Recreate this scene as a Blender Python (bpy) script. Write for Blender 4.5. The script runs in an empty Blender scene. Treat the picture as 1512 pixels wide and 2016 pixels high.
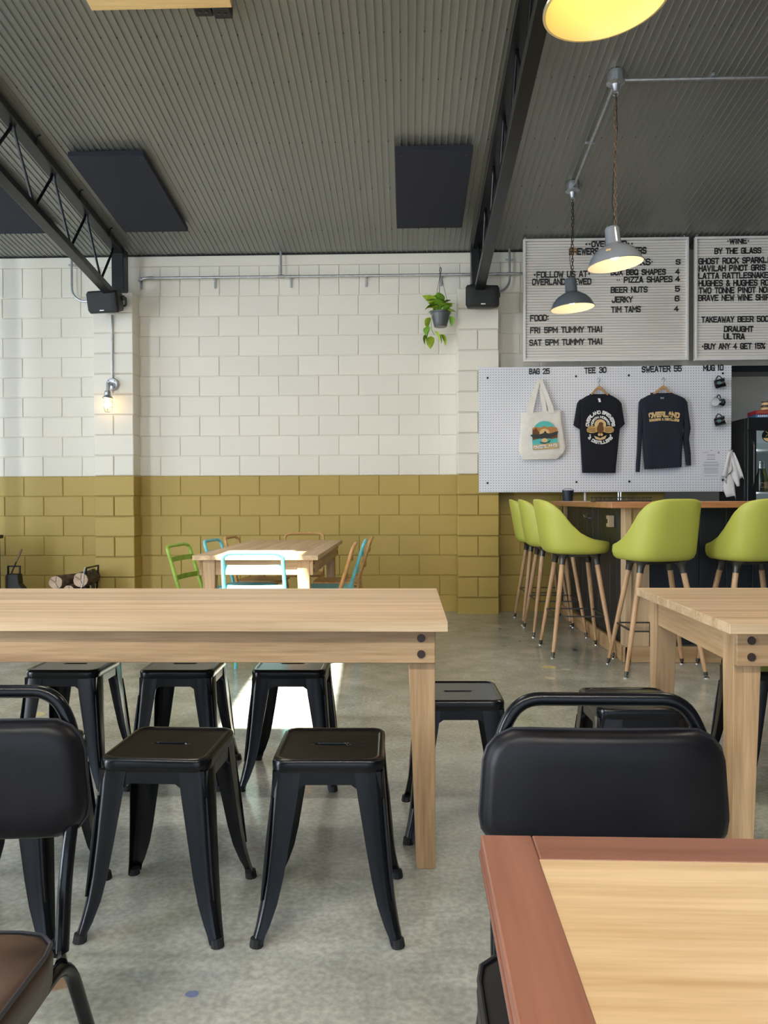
import bpy, math, random
from mathutils import Vector, Matrix, Euler
random.seed(7)
PI = math.pi
SC = bpy.context.scene
COL = SC.collection

# ------------------------------------------------------------------ camera
F, CX, CY, EYE = 1514.0, 756.0, 1008.0, 1.12          # focal length in pixels of the 1512x2016 frame, eye height
YAW, PITCH, ROLL = math.atan(44 / F), -math.atan(25 / F), math.radians(-0.2)
cd = bpy.data.cameras.new('camera')
cd.sensor_fit = 'HORIZONTAL'; cd.sensor_width = 36.0; cd.lens = 36.0 * F / 1512.0
cd.clip_start = 0.02; cd.clip_end = 200
cam = bpy.data.objects.new('camera', cd); COL.objects.link(cam)
CR = Matrix.Rotation(YAW, 3, 'Z') @ Matrix.Rotation(PI / 2 + PITCH, 3, 'X') @ Matrix.Rotation(ROLL, 3, 'Z')
cam.matrix_world = Matrix.Translation((0, 0, EYE)) @ CR.to_4x4()
SC.camera = cam

# ------------------------------------------------------------------ sky, sun, daylight in the openings, added overhead fill, exposure
W = bpy.data.worlds.new('sky'); SC.world = W; W.use_nodes = True
bg = W.node_tree.nodes['Background']
bg.inputs[0].default_value = (0.62, 0.78, 1.0, 1); bg.inputs[1].default_value = 1.1
SUN_DIR = Vector((0.30, 0.65, -1.0))
sl = bpy.data.lights.new('sun', 'SUN'); sl.energy = 20; sl.angle = math.radians(0.6); sl.color = (1, 0.94, 0.82)
so = bpy.data.objects.new('sun', sl); COL.objects.link(so)
so.rotation_euler = SUN_DIR.to_track_quat('-Z', 'Y').to_euler(); so.location = (-3, -2, 9)
def area(name, loc, direction, sx, sy, power, color):
    l = bpy.data.lights.new(name, 'AREA'); l.shape = 'RECTANGLE'; l.size = sx; l.size_y = sy
    l.energy = power; l.color = color
    o = bpy.data.objects.new(name, l); COL.objects.link(o)
    o.location = loc; o.rotation_euler = Vector(direction).to_track_quat('-Z', 'Z').to_euler()
    return o
area('daylight_side_window', (-7.15, 4.6, 1.75), (1, 0, 0), 4.6, 2.5, 66, (0.76, 0.88, 1.0))
area('daylight_side_window_near', (-7.15, -1.2, 1.75), (1, 0, 0), 4.4, 2.5, 270, (0.86, 0.93, 1.0))
area('daylight_roller_door', (-0.6, -4.9, 1.85), (0, 1, 0), 7.4, 3.3, 14, (0.90, 0.95, 1.0))
area('added_overhead_fill', (-.5, -1.8, 4.62), (0, .1, -1), 5.0, 1.0, 1380, (1.0, 0.94, 0.85))  # added overhead fill to brighten table tops and the near floor
VS = SC.view_settings
VS.view_transform = 'Standard'; VS.look = 'None'; VS.gamma = 1.0; VS.use_curve_mapping = False
VS.exposure = 0.95
try:
    SC.cycles.use_denoising = True
    SC.cycles.max_bounces = 7; SC.cycles.diffuse_bounces = 4; SC.cycles.adaptive_threshold = 0.05; SC.cycles.glossy_bounces = 4
    SC.cycles.sample_clamp_indirect = 6.0
except Exception:
    pass

# ------------------------------------------------------------------ measuring: a pixel of the photograph at a known depth or height
def ray(px, py): return CR @ Vector(((px - CX) / F, -(py - CY) / F, -1.0))
def atY(px, py, Y):
    d = ray(px, py); t = Y / d.y; return Vector((t * d.x, Y, EYE + t * d.z))
def atZ(px, py, Z):
    d = ray(px, py); t = (Z - EYE) / d.z; return Vector((t * d.x, t * d.y, Z))
ROOF_Z, ROOF_S, WALL_Y, RIDGE_Y = 3.57, 0.14, 7.68, 0.3
def roof_z(Y): return ROOF_Z + ROOF_S * (WALL_Y - Y)
def at_roof(px, py, off):
    d = ray(px, py); t = (ROOF_Z + ROOF_S * WALL_Y - off - EYE) / (d.z + ROOF_S * d.y)
    return Vector((t * d.x, t * d.y, EYE + t * d.z))

# ------------------------------------------------------------------ mesh building
class MB:
    def __init__(s): s.v = []; s.f = []
    def add(s, vs, fs, M=None):
        n = len(s.v)
        for p in vs:
            p = Vector(p); s.v.append(tuple(M @ p if M else p))
        for q in fs: s.f.append(tuple(i + n for i in q))
        return s
    def box(s, c, size, R=None, ch=0.0):
        x, y, z = [k / 2 for k in size]; c = Vector(c)
        if ch <= 0:
            vs = [(sx * x, sy * y, sz * z) for sx in (-1, 1) for sy in (-1, 1) for sz in (-1, 1)]
            fs = [(0, 1, 3, 2), (4, 6, 7, 5), (0, 4, 5, 1), (2, 3, 7, 6), (0, 2, 6, 4), (1, 5, 7, 3)]
        else:
            vs = []; idx = {}
            for sx in (-1, 1):
                for sy in (-1, 1):
                    for sz in (-1, 1):
                        for a in range(3):
                            p = [sx * x, sy * y, sz * z]
                            for b in range(3):
                                if b != a: p[b] -= math.copysign(ch, p[b])
                            idx[(sx, sy, sz, a)] = len(vs); vs.append(tuple(p))
            fs = []
            for a in range(3):
                b, c2 = (a + 1) % 3, (a + 2) % 3
                for sg in (-1, 1):
                    loop = []
                    for (u, w) in ((-1, -1), (1, -1), (1, 1), (-1, 1)):
                        k = [0, 0, 0]; k[a] = sg; k[b] = u; k[c2] = w; loop.append(idx[(k[0], k[1], k[2], a)])
                    fs.append(tuple(loop if sg > 0 else loop[::-1]))
            for a in range(3):
                b, c2 = (a + 1) % 3, (a + 2) % 3
                for u in (-1, 1):
                    for w in (-1, 1):
                        k0 = [0, 0, 0]; k0[b] = u; k0[c2] = w
                        q = []
                        for t in (-1, 1):
                            k = k0[:]; k[a] = t; q.append((idx[(*k, b)], idx[(*k, c2)]))
                        loop = (q[0][0], q[1][0], q[1][1], q[0][1])
                        fs.append(loop if u * w > 0 else loop[::-1])
            for sx in (-1, 1):
                for sy in (-1, 1):
                    for sz in (-1, 1):
                        t = (idx[(sx, sy, sz, 0)], idx[(sx, sy, sz, 1)], idx[(sx, sy, sz, 2)])
                        fs.append(t if sx * sy * sz > 0 else t[::-1])
        M = Matrix.Translation(c) @ (R.to_4x4() if R else Matrix.Identity(4))
        return s.add(vs, fs, M)
    def rings(s, rings, cap0=True, cap1=True, closed=False, flip=False):
        n = len(rings[0]); base = len(s.v)
        for r in rings:
            for p in r: s.v.append(tuple(p))
        m = len(rings)
        for i in range(m - 1 + (1 if closed else 0)):
            a, b = base + i * n, base + ((i + 1) % m) * n
            for j in range(n):
                k = (j + 1) % n
                q = (a + j, a + k, b + k, b + j); s.f.append(q[::-1] if flip else q)
        if not closed:
            if cap0:
                q = tuple(base + j for j in range(n)); s.f.append(q if flip else q[::-1])
            if cap1:
                q = tuple(base + (m - 1) * n + j for j in range(n)); s.f.append(q[::-1] if flip else q)
        return s
    def tube(s, pts, r, n=8, closed=False, caps=True):
        pts = [Vector(p) for p in pts]; m = len(pts)
        rr = r if isinstance(r, (list, tuple)) else [r] * m
        T = []
        for i in range(m):
            a = pts[i - 1] if (i > 0 or closed) else pts[i]
            b = pts[(i + 1) % m] if (i < m - 1 or closed) else pts[i]
            d = b - a; T.append(d.normalized() if d.length > 1e-9 else Vector((0, 0, 1)))
        up = Vector((0, 0, 1)) if abs(T[0].z) < 0.9 else Vector((1, 0, 0))
        N = (up - T[0] * up.dot(T[0])).normalized(); out = []
        for i in range(m):
            if i:
                N = (N - T[i] * N.dot(T[i]));
                N = N.normalized() if N.length > 1e-6 else T[i].orthogonal().normalized()
            B = T[i].cross(N)
            out.append([pts[i] + (N * math.cos(2 * PI * j / n) + B * math.sin(2 * PI * j / n)) * rr[i] for j in range(n)])
        return s.rings(out, caps, caps, closed)
    def cyl(s, p0, p1, r0, r1=None, n=14): return s.tube([p0, p1], [r0, r0 if r1 is None else r1], n)
    def lathe(s, prof, n=24, M=None, caps=False):
        base = len(s.v); out = []
        for (r, z) in prof:
            out.append([Vector((max(r, 1e-5) * math.cos(2 * PI * j / n), max(r, 1e-5) * math.sin(2 * PI * j / n), z)) for j in range(n)])
        if M: out = [[M @ p for p in q] for q in out]
        return s.rings(out, caps, caps, False)
    def prism(s, poly, y0, y1, M=None):
        n = len(poly)
        vs = [(x, y0, z) for x, z in poly] + [(x, y1, z) for x, z in poly]
        fs = [tuple(range(n)), tuple(range(2 * n - 1, n - 1, -1))]
        fs += [(j, j + n, (j + 1) % n + n, (j + 1) % n) for j in range(n)]
        return s.add(vs, fs, M)
    def sphere(s, c, r, n=14, m=8, sc=(1, 1, 1)):
        c = Vector(c)
        prof = [(math.sin(PI * i / m), -math.cos(PI * i / m)) for i in range(m + 1)]
        M = Matrix.Translation(c) @ Matrix.Diagonal((r * sc[0], r * sc[1], r * sc[2], 1))
        return s.lathe(prof, n, M)
    def build(s, name, mat, parent=None, smooth=35, bevel=0.0, loc=None, rot=None, sub=0):
        me = bpy.data.meshes.new(name); me.from_pydata(s.v, [], s.f); me.validate()
        if mat: me.materials.append(mat)
        if smooth:
            for p in me.polygons: p.use_smooth = True
            me.set_sharp_from_angle(angle=math.radians(smooth))
        o = bpy.data.objects.new(name, me); COL.objects.link(o)
        if parent: o.parent = parent
        if loc is not None: o.location = loc
        if rot is not None: o.rotation_euler = rot
        if bevel:
            b = o.modifiers.new('bevel', 'BEVEL'); b.width = bevel; b.segments = 2; b.limit_method = 'ANGLE'; b.angle_limit = math.radians(40)
        if sub:
            b = o.modifiers.new('subdivision', 'SUBSURF'); b.levels = sub; b.render_levels = sub
        return o

def inst(o, parent=None, loc=None, rot=None, scale=None):
    c = o.copy(); COL.objects.link(c); c.parent = parent
    if loc is not None: c.location = loc
    if rot is not None: c.rotation_euler = rot
    if scale is not None: c.scale = scale
    return c
def thing(name, label, cat, loc=(0, 0, 0), rz=0.0, group=None):
    o = bpy.data.objects.new(name, None); COL.objects.link(o)
    o.empty_display_size = 0.1; o.location = loc; o.rotation_euler = (0, 0, rz)
    o['label'] = label; o['category'] = cat
    if group: o['group'] = group
    return o
def tag(o, label, cat, group=None):
    o['label'] = label; o['category'] = cat
    if group: o['group'] = group
    return o
def struct(o, label=None, cat=None):
    o['kind'] = 'structure'
    if label: o['label'] = label
    if cat: o['category'] = cat
    return o
def stuff(o): o['kind'] = 'stuff'; return o
KIDS = {}
def dup(root, label, loc, rz):
    r = root.copy(); COL.objects.link(r); r.location = loc; r.rotation_euler = (0, 0, rz); r['label'] = label
    for ch in [o for o in COL.objects if o.parent == root]:
        c = ch.copy(); COL.objects.link(c); c.parent = r
        for g in [o for o in COL.objects if o.parent == ch]:
            d = g.copy(); COL.objects.link(d); d.parent = c
    return r
def fillet(pts, r, seg=5):
    pts = [Vector(p) for p in pts]; out = [pts[0]]
    for i in range(1, len(pts) - 1):
        a, b, c = pts[i - 1], pts[i], pts[i + 1]
        u, w = (a - b), (c - b); d = min(r, u.length * .48, w.length * .48)
        p0, p1 = b + u.normalized() * d, b + w.normalized() * d
        for k in range(seg + 1):
            t = k / seg; out.append(p0 * (1 - t) ** 2 + b * 2 * t * (1 - t) + p1 * t * t)
    out.append(pts[-1]); return out
def rrect(hx, hy, r, n, z=0.0, c=(0, 0)):
    """rounded rectangle as a ring of n points, by angle"""
    out = []
    for j in range(n):
        a = 2 * PI * j / n; dx, dy = math.cos(a), math.sin(a)
        t = min(hx / abs(dx) if abs(dx) > 1e-9 else 1e9, hy / abs(dy) if abs(dy) > 1e-9 else 1e9)
        x, y = dx * t, dy * t
        ox, oy = abs(x) - (hx - r), abs(y) - (hy - r)
        if ox > 0 and oy > 0:
            # on the corner: intersect the ray with the corner arc
            ccx, ccy = math.copysign(hx - r, x), math.copysign(hy - r, y)
            b = dx * ccx + dy * ccy; q = ccx * ccx + ccy * ccy - r * r
            t = b + math.sqrt(max(b * b - q, 0)); x, y = dx * t, dy * t
        out.append(Vector((x + c[0], y + c[1], z)))
    return out

# ------------------------------------------------------------------ materials
def nt(m): return m.node_tree.nodes, m.node_tree.links
def M(name, col, rough=0.5, metal=0.0, noise=None, bump=None, rnd=0.0, spec=0.5, coat=0.0, emit=None, trans=0.0, sheen=0.0, rvar=0.0, col2=None):
    m = bpy.data.materials.new(name); m.use_nodes = True; N, L = nt(m); b = N['Principled BSDF']
    b.inputs['Base Color'].default_value = (*col, 1); b.inputs['Roughness'].default_value = rough
    b.inputs['Metallic'].default_value = metal; b.inputs['Specular IOR Level'].default_value = spec
    b.inputs['Coat Weight'].default_value = coat; b.inputs['Transmission Weight'].default_value = trans
    b.inputs['Sheen Weight'].default_value = sheen
    tc = N.new('ShaderNodeTexCoord'); src = None
    if noise:
        no = N.new('ShaderNodeTexNoise'); no.inputs['Scale'].default_value = noise[0]; no.inputs['Detail'].default_value = 5
        L.new(tc.outputs['Object'], no.inputs['Vector'])
        rp = N.new('ShaderNodeValToRGB'); rp.color_ramp.elements[0].position = 0.32; rp.color_ramp.elements[1].position = 0.68
        c2 = col2 if col2 else tuple(min(1, c * (1 + noise[1])) for c in col); c1 = col if col2 else tuple(c * (1 - noise[1]) for c in col)
        rp.color_ramp.elements[0].color = (*c1, 1); rp.color_ramp.elements[1].color = (*c2, 1)
        L.new(no.outputs['Fac'], rp.inputs['Fac']); src = rp.outputs['Color']
        if rvar:
            mr = N.new('ShaderNodeMapRange'); mr.inputs['To Min'].default_value = rough - rvar; mr.inputs['To Max'].default_value = rough + rvar
            L.new(no.outputs['Fac'], mr.inputs['Value']); L.new(mr.outputs['Result'], b.inputs['Roughness'])
    if rnd:
        oi = N.new('ShaderNodeObjectInfo'); mr = N.new('ShaderNodeMapRange')
        mr.inputs['To Min'].default_value = 1 - rnd; mr.inputs['To Max'].default_value = 1 + rnd
        L.new(oi.outputs['Random'], mr.inputs['Value'])
        hs = N.new('ShaderNodeHueSaturation'); L.new(mr.outputs['Result'], hs.inputs['Value'])
        if src: L.new(src, hs.inputs['Color'])
        else: hs.inputs['Color'].default_value = (*col, 1)
        src = hs.outputs['Color']
    if src: L.new(src, b.inputs['Base Color'])
    if bump:
        no = N.new('ShaderNodeTexNoise'); no.inputs['Scale'].default_value = bump[0]; no.inputs['Detail'].default_value = 4
        L.new(tc.outputs['Object'], no.inputs['Vector'])
        bp = N.new('ShaderNodeBump'); bp.inputs['Strength'].default_value = bump[1]; bp.inputs['Distance'].default_value = 0.01
        L.new(no.outputs['Fac'], bp.inputs['Height']); L.new(bp.outputs['Normal'], b.inputs['Normal'])
    if emit:
        b.inputs['Emission Color'].default_value = (*emit[0], 1); b.inputs['Emission Strength'].default_value = emit[1]
    return m
def wood(name, c1, c2, axis=0, rough=0.45, fine=60.0, rnd=0.10, coat=0.0, stretch=0.05):
    m = bpy.data.materials.new(name); m.use_nodes = True; N, L = nt(m); b = N['Principled BSDF']
    tc = N.new('ShaderNodeTexCoord'); oi = N.new('ShaderNodeObjectInfo')
    add = N.new('ShaderNodeVectorMath'); add.operation = 'ADD'
    mul = N.new('ShaderNodeVectorMath'); mul.operation = 'SCALE'; mul.inputs[0].default_value = (3.1, 5.7, 2.3)
    L.new(oi.outputs['Random'], mul.inputs['Scale']); L.new(tc.outputs['Object'], add.inputs[0]); L.new(mul.outputs[0], add.inputs[1])
    mp = N.new('ShaderNodeMapping'); s = [1.0, 1.0, 1.0]; s[axis] = stretch; mp.inputs['Scale'].default_value = s
    L.new(add.outputs[0], mp.inputs['Vector'])
    n1 = N.new('ShaderNodeTexNoise'); n1.inputs['Scale'].default_value = fine * .28; n1.inputs['Detail'].default_value = 6; n1.inputs['Distortion'].default_value = 0.6
    n2 = N.new('ShaderNodeTexNoise'); n2.inputs['Scale'].default_value = fine * 2.2; n2.inputs['Detail'].default_value = 3
    L.new(mp.outputs[0], n1.inputs['Vector']); L.new(mp.outputs[0], n2.inputs['Vector'])
    mx = N.new('ShaderNodeMath'); mx.operation = 'MULTIPLY_ADD'; mx.inputs[1].default_value = 0.45
    L.new(n2.outputs['Fac'], mx.inputs[0]); L.new(n1.outputs['Fac'], mx.inputs[2])
    rp = N.new('ShaderNodeValToRGB'); rp.color_ramp.elements[0].position = 0.54; rp.color_ramp.elements[1].position = 0.88
    rp.color_ramp.elements[0].color = (*c1, 1); rp.color_ramp.elements[1].color = (*c2, 1)
    L.new(mx.outputs[0], rp.inputs['Fac'])
    mr = N.new('ShaderNodeMapRange'); mr.inputs['To Min'].default_value = 1 - rnd; mr.inputs['To Max'].default_value = 1 + rnd
    L.new(oi.outputs['Random'], mr.inputs['Value'])
    hs = N.new('ShaderNodeHueSaturation'); L.new(mr.outputs['Result'], hs.inputs['Value']); L.new(rp.outputs['Color'], hs.inputs['Color'])
    L.new(hs.outputs['Color'], b.inputs['Base Color'])
    b.inputs['Roughness'].default_value = rough; b.inputs['Coat Weight'].default_value = coat; b.inputs['Coat Roughness'].default_value = 0.25
    bp = N.new('ShaderNodeBump'); bp.inputs['Strength'].default_value = 0.06; bp.inputs['Distance'].default_value = 0.004
    L.new(mx.outputs[0], bp.inputs['Height']); L.new(bp.outputs['Normal'], b.inputs['Normal'])
    return m
def paint_split(name, white, ochre, zs):
    """wall paint: white above the height zs, ochre below (a painted dado)"""
    m = bpy.data.materials.new(name); m.use_nodes = True; N, L = nt(m); b = N['Principled BSDF']
    g = N.new('ShaderNodeNewGeometry'); sp = N.new('ShaderNodeSeparateXYZ'); L.new(g.outputs['Position'], sp.inputs[0])
    no = N.new('ShaderNodeTexNoise'); no.inputs['Scale'].default_value = 30; L.new(g.outputs['Position'], no.inputs['Vector'])
    ma = N.new('ShaderNodeMath'); ma.operation = 'MULTIPLY_ADD'; ma.inputs[1].default_value = 0.006; L.new(no.outputs['Fac'], ma.inputs[0]); L.new(sp.outputs['Z'], ma.inputs[2])
    gt = N.new('ShaderNodeMath'); gt.operation = 'GREATER_THAN'; gt.inputs[1].default_value = zs + .003; L.new(ma.outputs[0], gt.inputs[0])
    oi = N.new('ShaderNodeObjectInfo')
    mr = N.new('ShaderNodeMapRange'); mr.inputs['To Min'].default_value = 0.975; mr.inputs['To Max'].default_value = 1.025; L.new(oi.outputs['Random'], mr.inputs['Value'])
    mix = N.new('ShaderNodeMix'); mix.data_type = 'RGBA'; mix.inputs['A'].default_value = (*ochre, 1); mix.inputs['B'].default_value = (*white, 1)
    L.new(gt.outputs[0], mix.inputs['Factor'])
    hs = N.new('ShaderNodeHueSaturation'); L.new(mr.outputs['Result'], hs.inputs['Value']); L.new(mix.outputs['Result'], hs.inputs['Color'])
    L.new(hs.outputs['Color'], b.inputs['Base Color']); b.inputs['Roughness'].default_value = 0.55
    n2 = N.new('ShaderNodeTexNoise'); n2.inputs['Scale'].default_value = 90; n2.inputs['Detail'].default_value = 6; L.new(g.outputs['Position'], n2.inputs['Vector'])
    bp = N.new('ShaderNodeBump'); bp.inputs['Strength'].default_value = 0.22; bp.inputs['Distance'].default_value = 0.006
    L.new(n2.outputs['Fac'], bp.inputs['Height']); L.new(bp.outputs['Normal'], b.inputs['Normal'])
    return m
def concrete(name, stains):
    m = bpy.data.materials.new(name); m.use_nodes = True; N, L = nt(m); b = N['Principled BSDF']
    g = N.new('ShaderNodeNewGeometry')
    def nz(s, d=6, dist=0.0):
        n = N.new('ShaderNodeTexNoise'); n.inputs['Scale'].default_value = s; n.inputs['Detail'].default_value = d; n.inputs['Distortion'].default_value = dist
        L.new(g.outputs['Position'], n.inputs['Vector']); return n
    big, mid, fine = nz(1.1, 6, 1.0), nz(6.5, 7, 0.4), nz(60, 4)
    r1 = N.new('ShaderNodeValToRGB'); e = r1.color_ramp.elements; e[0].position = .30; e[1].position = .72
    e[0].color = (.31, .315, .28, 1); e[1].color = (.53, .535, .49, 1); L.new(big.outputs['Fac'], r1.inputs['Fac'])
    r2 = N.new('ShaderNodeValToRGB'); e = r2.color_ramp.elements; e[0].position = .22; e[1].position = .78
    e[0].color = (.72, .72, .69, 1); e[1].color = (1.15, 1.15, 1.14, 1); L.new(mid.outputs['Fac'], r2.inputs['Fac'])
    mx = N.new('ShaderNodeMix'); mx.data_type = 'RGBA'; mx.blend_type = 'MULTIPLY'; mx.inputs['Factor'].default_value = 1
    L.new(r1.outputs['Color'], mx.inputs['A']); L.new(r2.outputs['Color'], mx.inputs['B'])
    r3 = N.new('ShaderNodeValToRGB'); e = r3.color_ramp.elements; e[0].position = .35; e[1].position = .7
    e[0].color = (.78, .78, .78, 1); e[1].color = (1.10, 1.10, 1.10, 1); L.new(fine.outputs['Fac'], r3.inputs['Fac'])
    m3 = N.new('ShaderNodeMix'); m3.data_type = 'RGBA'; m3.blend_type = 'MULTIPLY'; m3.inputs['Factor'].default_value = 1
    L.new(mx.outputs['Result'], m3.inputs['A']); L.new(r3.outputs['Color'], m3.inputs['B'])
    cur = m3.outputs['Result']
    for (x, y, rx, ry, colr, amt) in stains:            # spills and paint marks on the slab
        wp = N.new('ShaderNodeVectorMath'); wp.operation = 'SCALE'; wp.inputs['Scale'].default_value = min(rx, ry) * .9
        cn = nz(.5 / min(rx, ry), 3); L.new(cn.outputs['Color'], wp.inputs[0])
        ad = N.new('ShaderNodeVectorMath'); L.new(g.outputs['Position'], ad.inputs[0]); L.new(wp.outputs[0], ad.inputs[1])
        k = min(rx, ry) * .45
        sb = N.new('ShaderNodeVectorMath'); sb.operation = 'SUBTRACT'; sb.inputs[1].default_value = (x + k, y + k, k); L.new(ad.outputs[0], sb.inputs[0])
        dv = N.new('ShaderNodeVectorMath'); dv.operation = 'DIVIDE'; dv.inputs[1].default_value = (rx, ry, 1000); L.new(sb.outputs[0], dv.inputs[0])
        ln = N.new('ShaderNodeVectorMath'); ln.operation = 'LENGTH'; L.new(dv.outputs[0], ln.inputs[0])
        mr = N.new('ShaderNodeMapRange'); mr.inputs['From Min'].default_value = 1.05; mr.inputs['From Max'].default_value = .85; mr.inputs['To Max'].default_value = amt
        L.new(ln.outputs['Value'], mr.inputs['Value'])
        mm = N.new('ShaderNodeMix'); mm.data_type = 'RGBA'; mm.inputs['B'].default_value = (*colr, 1)
        L.new(mr.outputs['Result'], mm.inputs['Factor']); L.new(cur, mm.inputs['A']); cur = mm.outputs['Result']
    L.new(cur, b.inputs['Base Color'])
    rr = N.new('ShaderNodeMapRange'); rr.inputs['To Min'].default_value = .06; rr.inputs['To Max'].default_value = .30; L.new(mid.outputs['Fac'], rr.inputs['Value'])
    L.new(rr.outputs['Result'], b.inputs['Roughness'])
    bp = N.new('ShaderNodeBump'); bp.inputs['Strength'].default_value = .08; bp.inputs['Distance'].default_value = .01
    L.new(mid.outputs['Fac'], bp.inputs['Height']); L.new(bp.outputs['Normal'], b.inputs['Normal'])
    return m
def pegboard_mat(name):
    m = bpy.data.materials.new(name); m.use_nodes = True; N, L = nt(m); b = N['Principled BSDF']
    tc = N.new('ShaderNodeTexCoord'); sp = N.new('ShaderNodeSeparateXYZ'); L.new(tc.outputs['Object'], sp.inputs[0])
    ax = []
    for k in ('X', 'Z'):
        d = N.new('ShaderNodeMath'); d.operation = 'DIVIDE'; d.inputs[1].default_value = .0254; L.new(sp.outputs[k], d.inputs[0])
        fr = N.new('ShaderNodeMath'); fr.operation = 'FRACT'; L.new(d.outputs[0], fr.inputs[0])
        sb = N.new('ShaderNodeMath'); sb.operation = 'SUBTRACT'; sb.inputs[1].default_value = .5; L.new(fr.outputs[0], sb.inputs[0])
        ax.append(sb)
    cb = N.new('ShaderNodeCombineXYZ'); L.new(ax[0].outputs[0], cb.inputs[0]); L.new(ax[1].outputs[0], cb.inputs[1])
    ln = N.new('ShaderNodeVectorMath'); ln.operation = 'LENGTH'; L.new(cb.outputs[0], ln.inputs[0])
    lt = N.new('ShaderNodeMath'); lt.operation = 'LESS_THAN'; lt.inputs[1].default_value = .165; L.new(ln.outputs['Value'], lt.inputs[0])
    mx = N.new('ShaderNodeMix'); mx.data_type = 'RGBA'; mx.inputs['A'].default_value = (.79, .80, .835, 1); mx.inputs['B'].default_value = (.25, .25, .27, 1)
    L.new(lt.outputs[0], mx.inputs['Factor']); L.new(mx.outputs['Result'], b.inputs['Base Color']); b.inputs['Roughness'].default_value = .45
    return m

WHITE, OCHRE = (.82, .77, .66), (.46, .325, .078)
m_paint = paint_split('painted_block', WHITE, OCHRE, 1.362)
m_white = M('white_paint', WHITE, .6, bump=(60, .1))
m_darkwall = M('charcoal_wall_paint', (.05, .05, .052), .7)
m_beige = M('beige_wall_paint', (.52, .47, .39), .6)
m_ceil = M('dark_steel_sheet', (.245, .248, .226), .36, metal=.45, spec=.6, rnd=.05)
m_blacksteel = M('black_steel', (.008, .009, .010), .33, spec=.45)
m_blackgloss = M('black_powder_coat', (.004, .0045, .006), .22, spec=.32, bump=(120, .02))
m_panel = M('charcoal_felt', (.020, .022, .032), .95, bump=(300, .2))
m_plastic = M('black_plastic', (.012, .012, .013), .45)
m_grille = M('black_mesh_grille', (.014, .015, .015), .6, bump=(700, .3))
m_galv = M('galvanised_steel', (.46, .47, .48), .36, metal=.85, noise=(30, .15))
m_chrome = M('chrome', (.75, .75, .76), .12, metal=1.0)
m_gunmetal = M('dark_bronze_metal', (.10, .095, .085), .35, metal=.8)
m_rust = M('rusty_chain', (.20, .13, .075), .6, metal=.5, noise=(60, .35))
m_darkchain = M('dark_chain', (.05, .04, .035), .5, metal=.6)
m_enamel = M('grey_enamel', (.22, .24, .265), .13, coat=.5)
m_enamel2 = M('blue_grey_enamel', (.10, .12, .14), .13, coat=.5)
m_enamelw = M('white_enamel', (.86, .84, .80), .25)
m_tabletop = wood('oak_table_top', (.43, .275, .14), (.69, .50, .31), 0, .40, 42, .09, stretch=.035)
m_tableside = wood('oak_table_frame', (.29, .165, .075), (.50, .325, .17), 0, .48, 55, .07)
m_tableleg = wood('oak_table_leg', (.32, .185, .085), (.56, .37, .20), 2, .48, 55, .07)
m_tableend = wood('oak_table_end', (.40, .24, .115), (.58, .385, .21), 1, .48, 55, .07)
m_dowel = M('dark_dowel', (.030, .014, .010), .4)
m_redwood = wood('red_hardwood_edge', (.20, .072, .042), (.31, .125, .078), 1, .35, 40, .05, coat=.25)
m_redwoodx = wood('red_hardwood_edge_long', (.20, .072, .042), (.31, .125, .078), 0, .35, 40, .05, coat=.25)
m_laminate = wood('pale_table_veneer', (.47, .29, .13), (.70, .50, .285), 0, .36, 60, .0, coat=.2, stretch=.05)
m_bartop = wood('jarrah_worktop', (.36, .145, .055), (.56, .27, .115), 0, .35, 40, .04, coat=.3)
m_bartopy = wood('jarrah_worktop_return', (.36, .145, .055), (.56, .27, .115), 1, .35, 40, .04, coat=.3)
m_barpost = wood('bar_post_timber', (.52, .345, .19), (.70, .515, .32), 2, .5, 50, .05)
m_plinth = wood('plinth_timber', (.42, .25, .115), (.60, .40, .21), 0, .5, 50, .05)
m_plinthy = wood('plinth_timber_side', (.42, .25, .115), (.60, .40, .21), 1, .5, 50, .05)
m_navy = M('navy_black_board', (.010, .014, .022), .42, rnd=.15, bump=(40, .05))
m_lime = M('lime_vinyl', (.48, .50, .085), .42, spec=.4, bump=(250, .03))
m_beech = wood('beech_leg', (.42, .24, .115), (.60, .38, .21), 2, .45, 60, .08)
m_leather = M('worn_black_vinyl', (.004, .004, .006), .40, spec=.28, noise=(9, .5), bump=(500, .03), rvar=.08, col2=(.009, .008, .010))
m_brownleather = M('worn_brown_vinyl', (.020, .014, .012), .38, noise=(7, .5), bump=(500, .03), rvar=.08, col2=(.105, .055, .032))
m_pipe = M('vinyl_piping', (.02, .02, .024), .4)
m_board = M('cream_letter_board', (.78, .735, .67), .6)
m_boardframe = M('white_board_frame', (.78, .76, .72), .4)
m_letter = M('black_letter_plastic', (.012, .012, .013), .45)
m_letterrust = M('faded_brown_letter', (.30, .14, .04), .5)
m_peg = pegboard_mat('white_pegboard')
m_canvas = M('cream_canvas', (.83, .79, .71), .9, noise=(14, .05), bump=(400, .25))
m_tee = M('black_cotton', (.0075, .0085, .014), .95, bump=(350, .2), sheen=.03)
m_sweat = M('navy_fleece', (.015, .019, .032), .95, bump=(350, .2), sheen=.04)
m_pw = M('white_print', (.82, .82, .80), .7)
m_pgold = M('gold_print', (.60, .38, .12), .7)
m_pcream = M('cream_print', (.74, .52, .24), .7)
m_pbrown = M('brown_print', (.16, .06, .02), .7)
m_porange = M('orange_print', (.50, .21, .06), .7)
m_pteal = M('teal_print', (.10, .52, .48), .7)
m_pdark = M('charcoal_print', (.035, .04, .042), .7)
m_pgreen = M('dull_green_print', (.06, .14, .13), .6)
m_hanger = wood('hanger_wood', (.46, .24, .085), (.62, .37, .155), 0, .4, 40, .05, coat=.2)
m_paper = M('white_paper', (.74, .74, .79), .8)
m_ink = M('grey_ink', (.30, .30, .33), .8)
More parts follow.
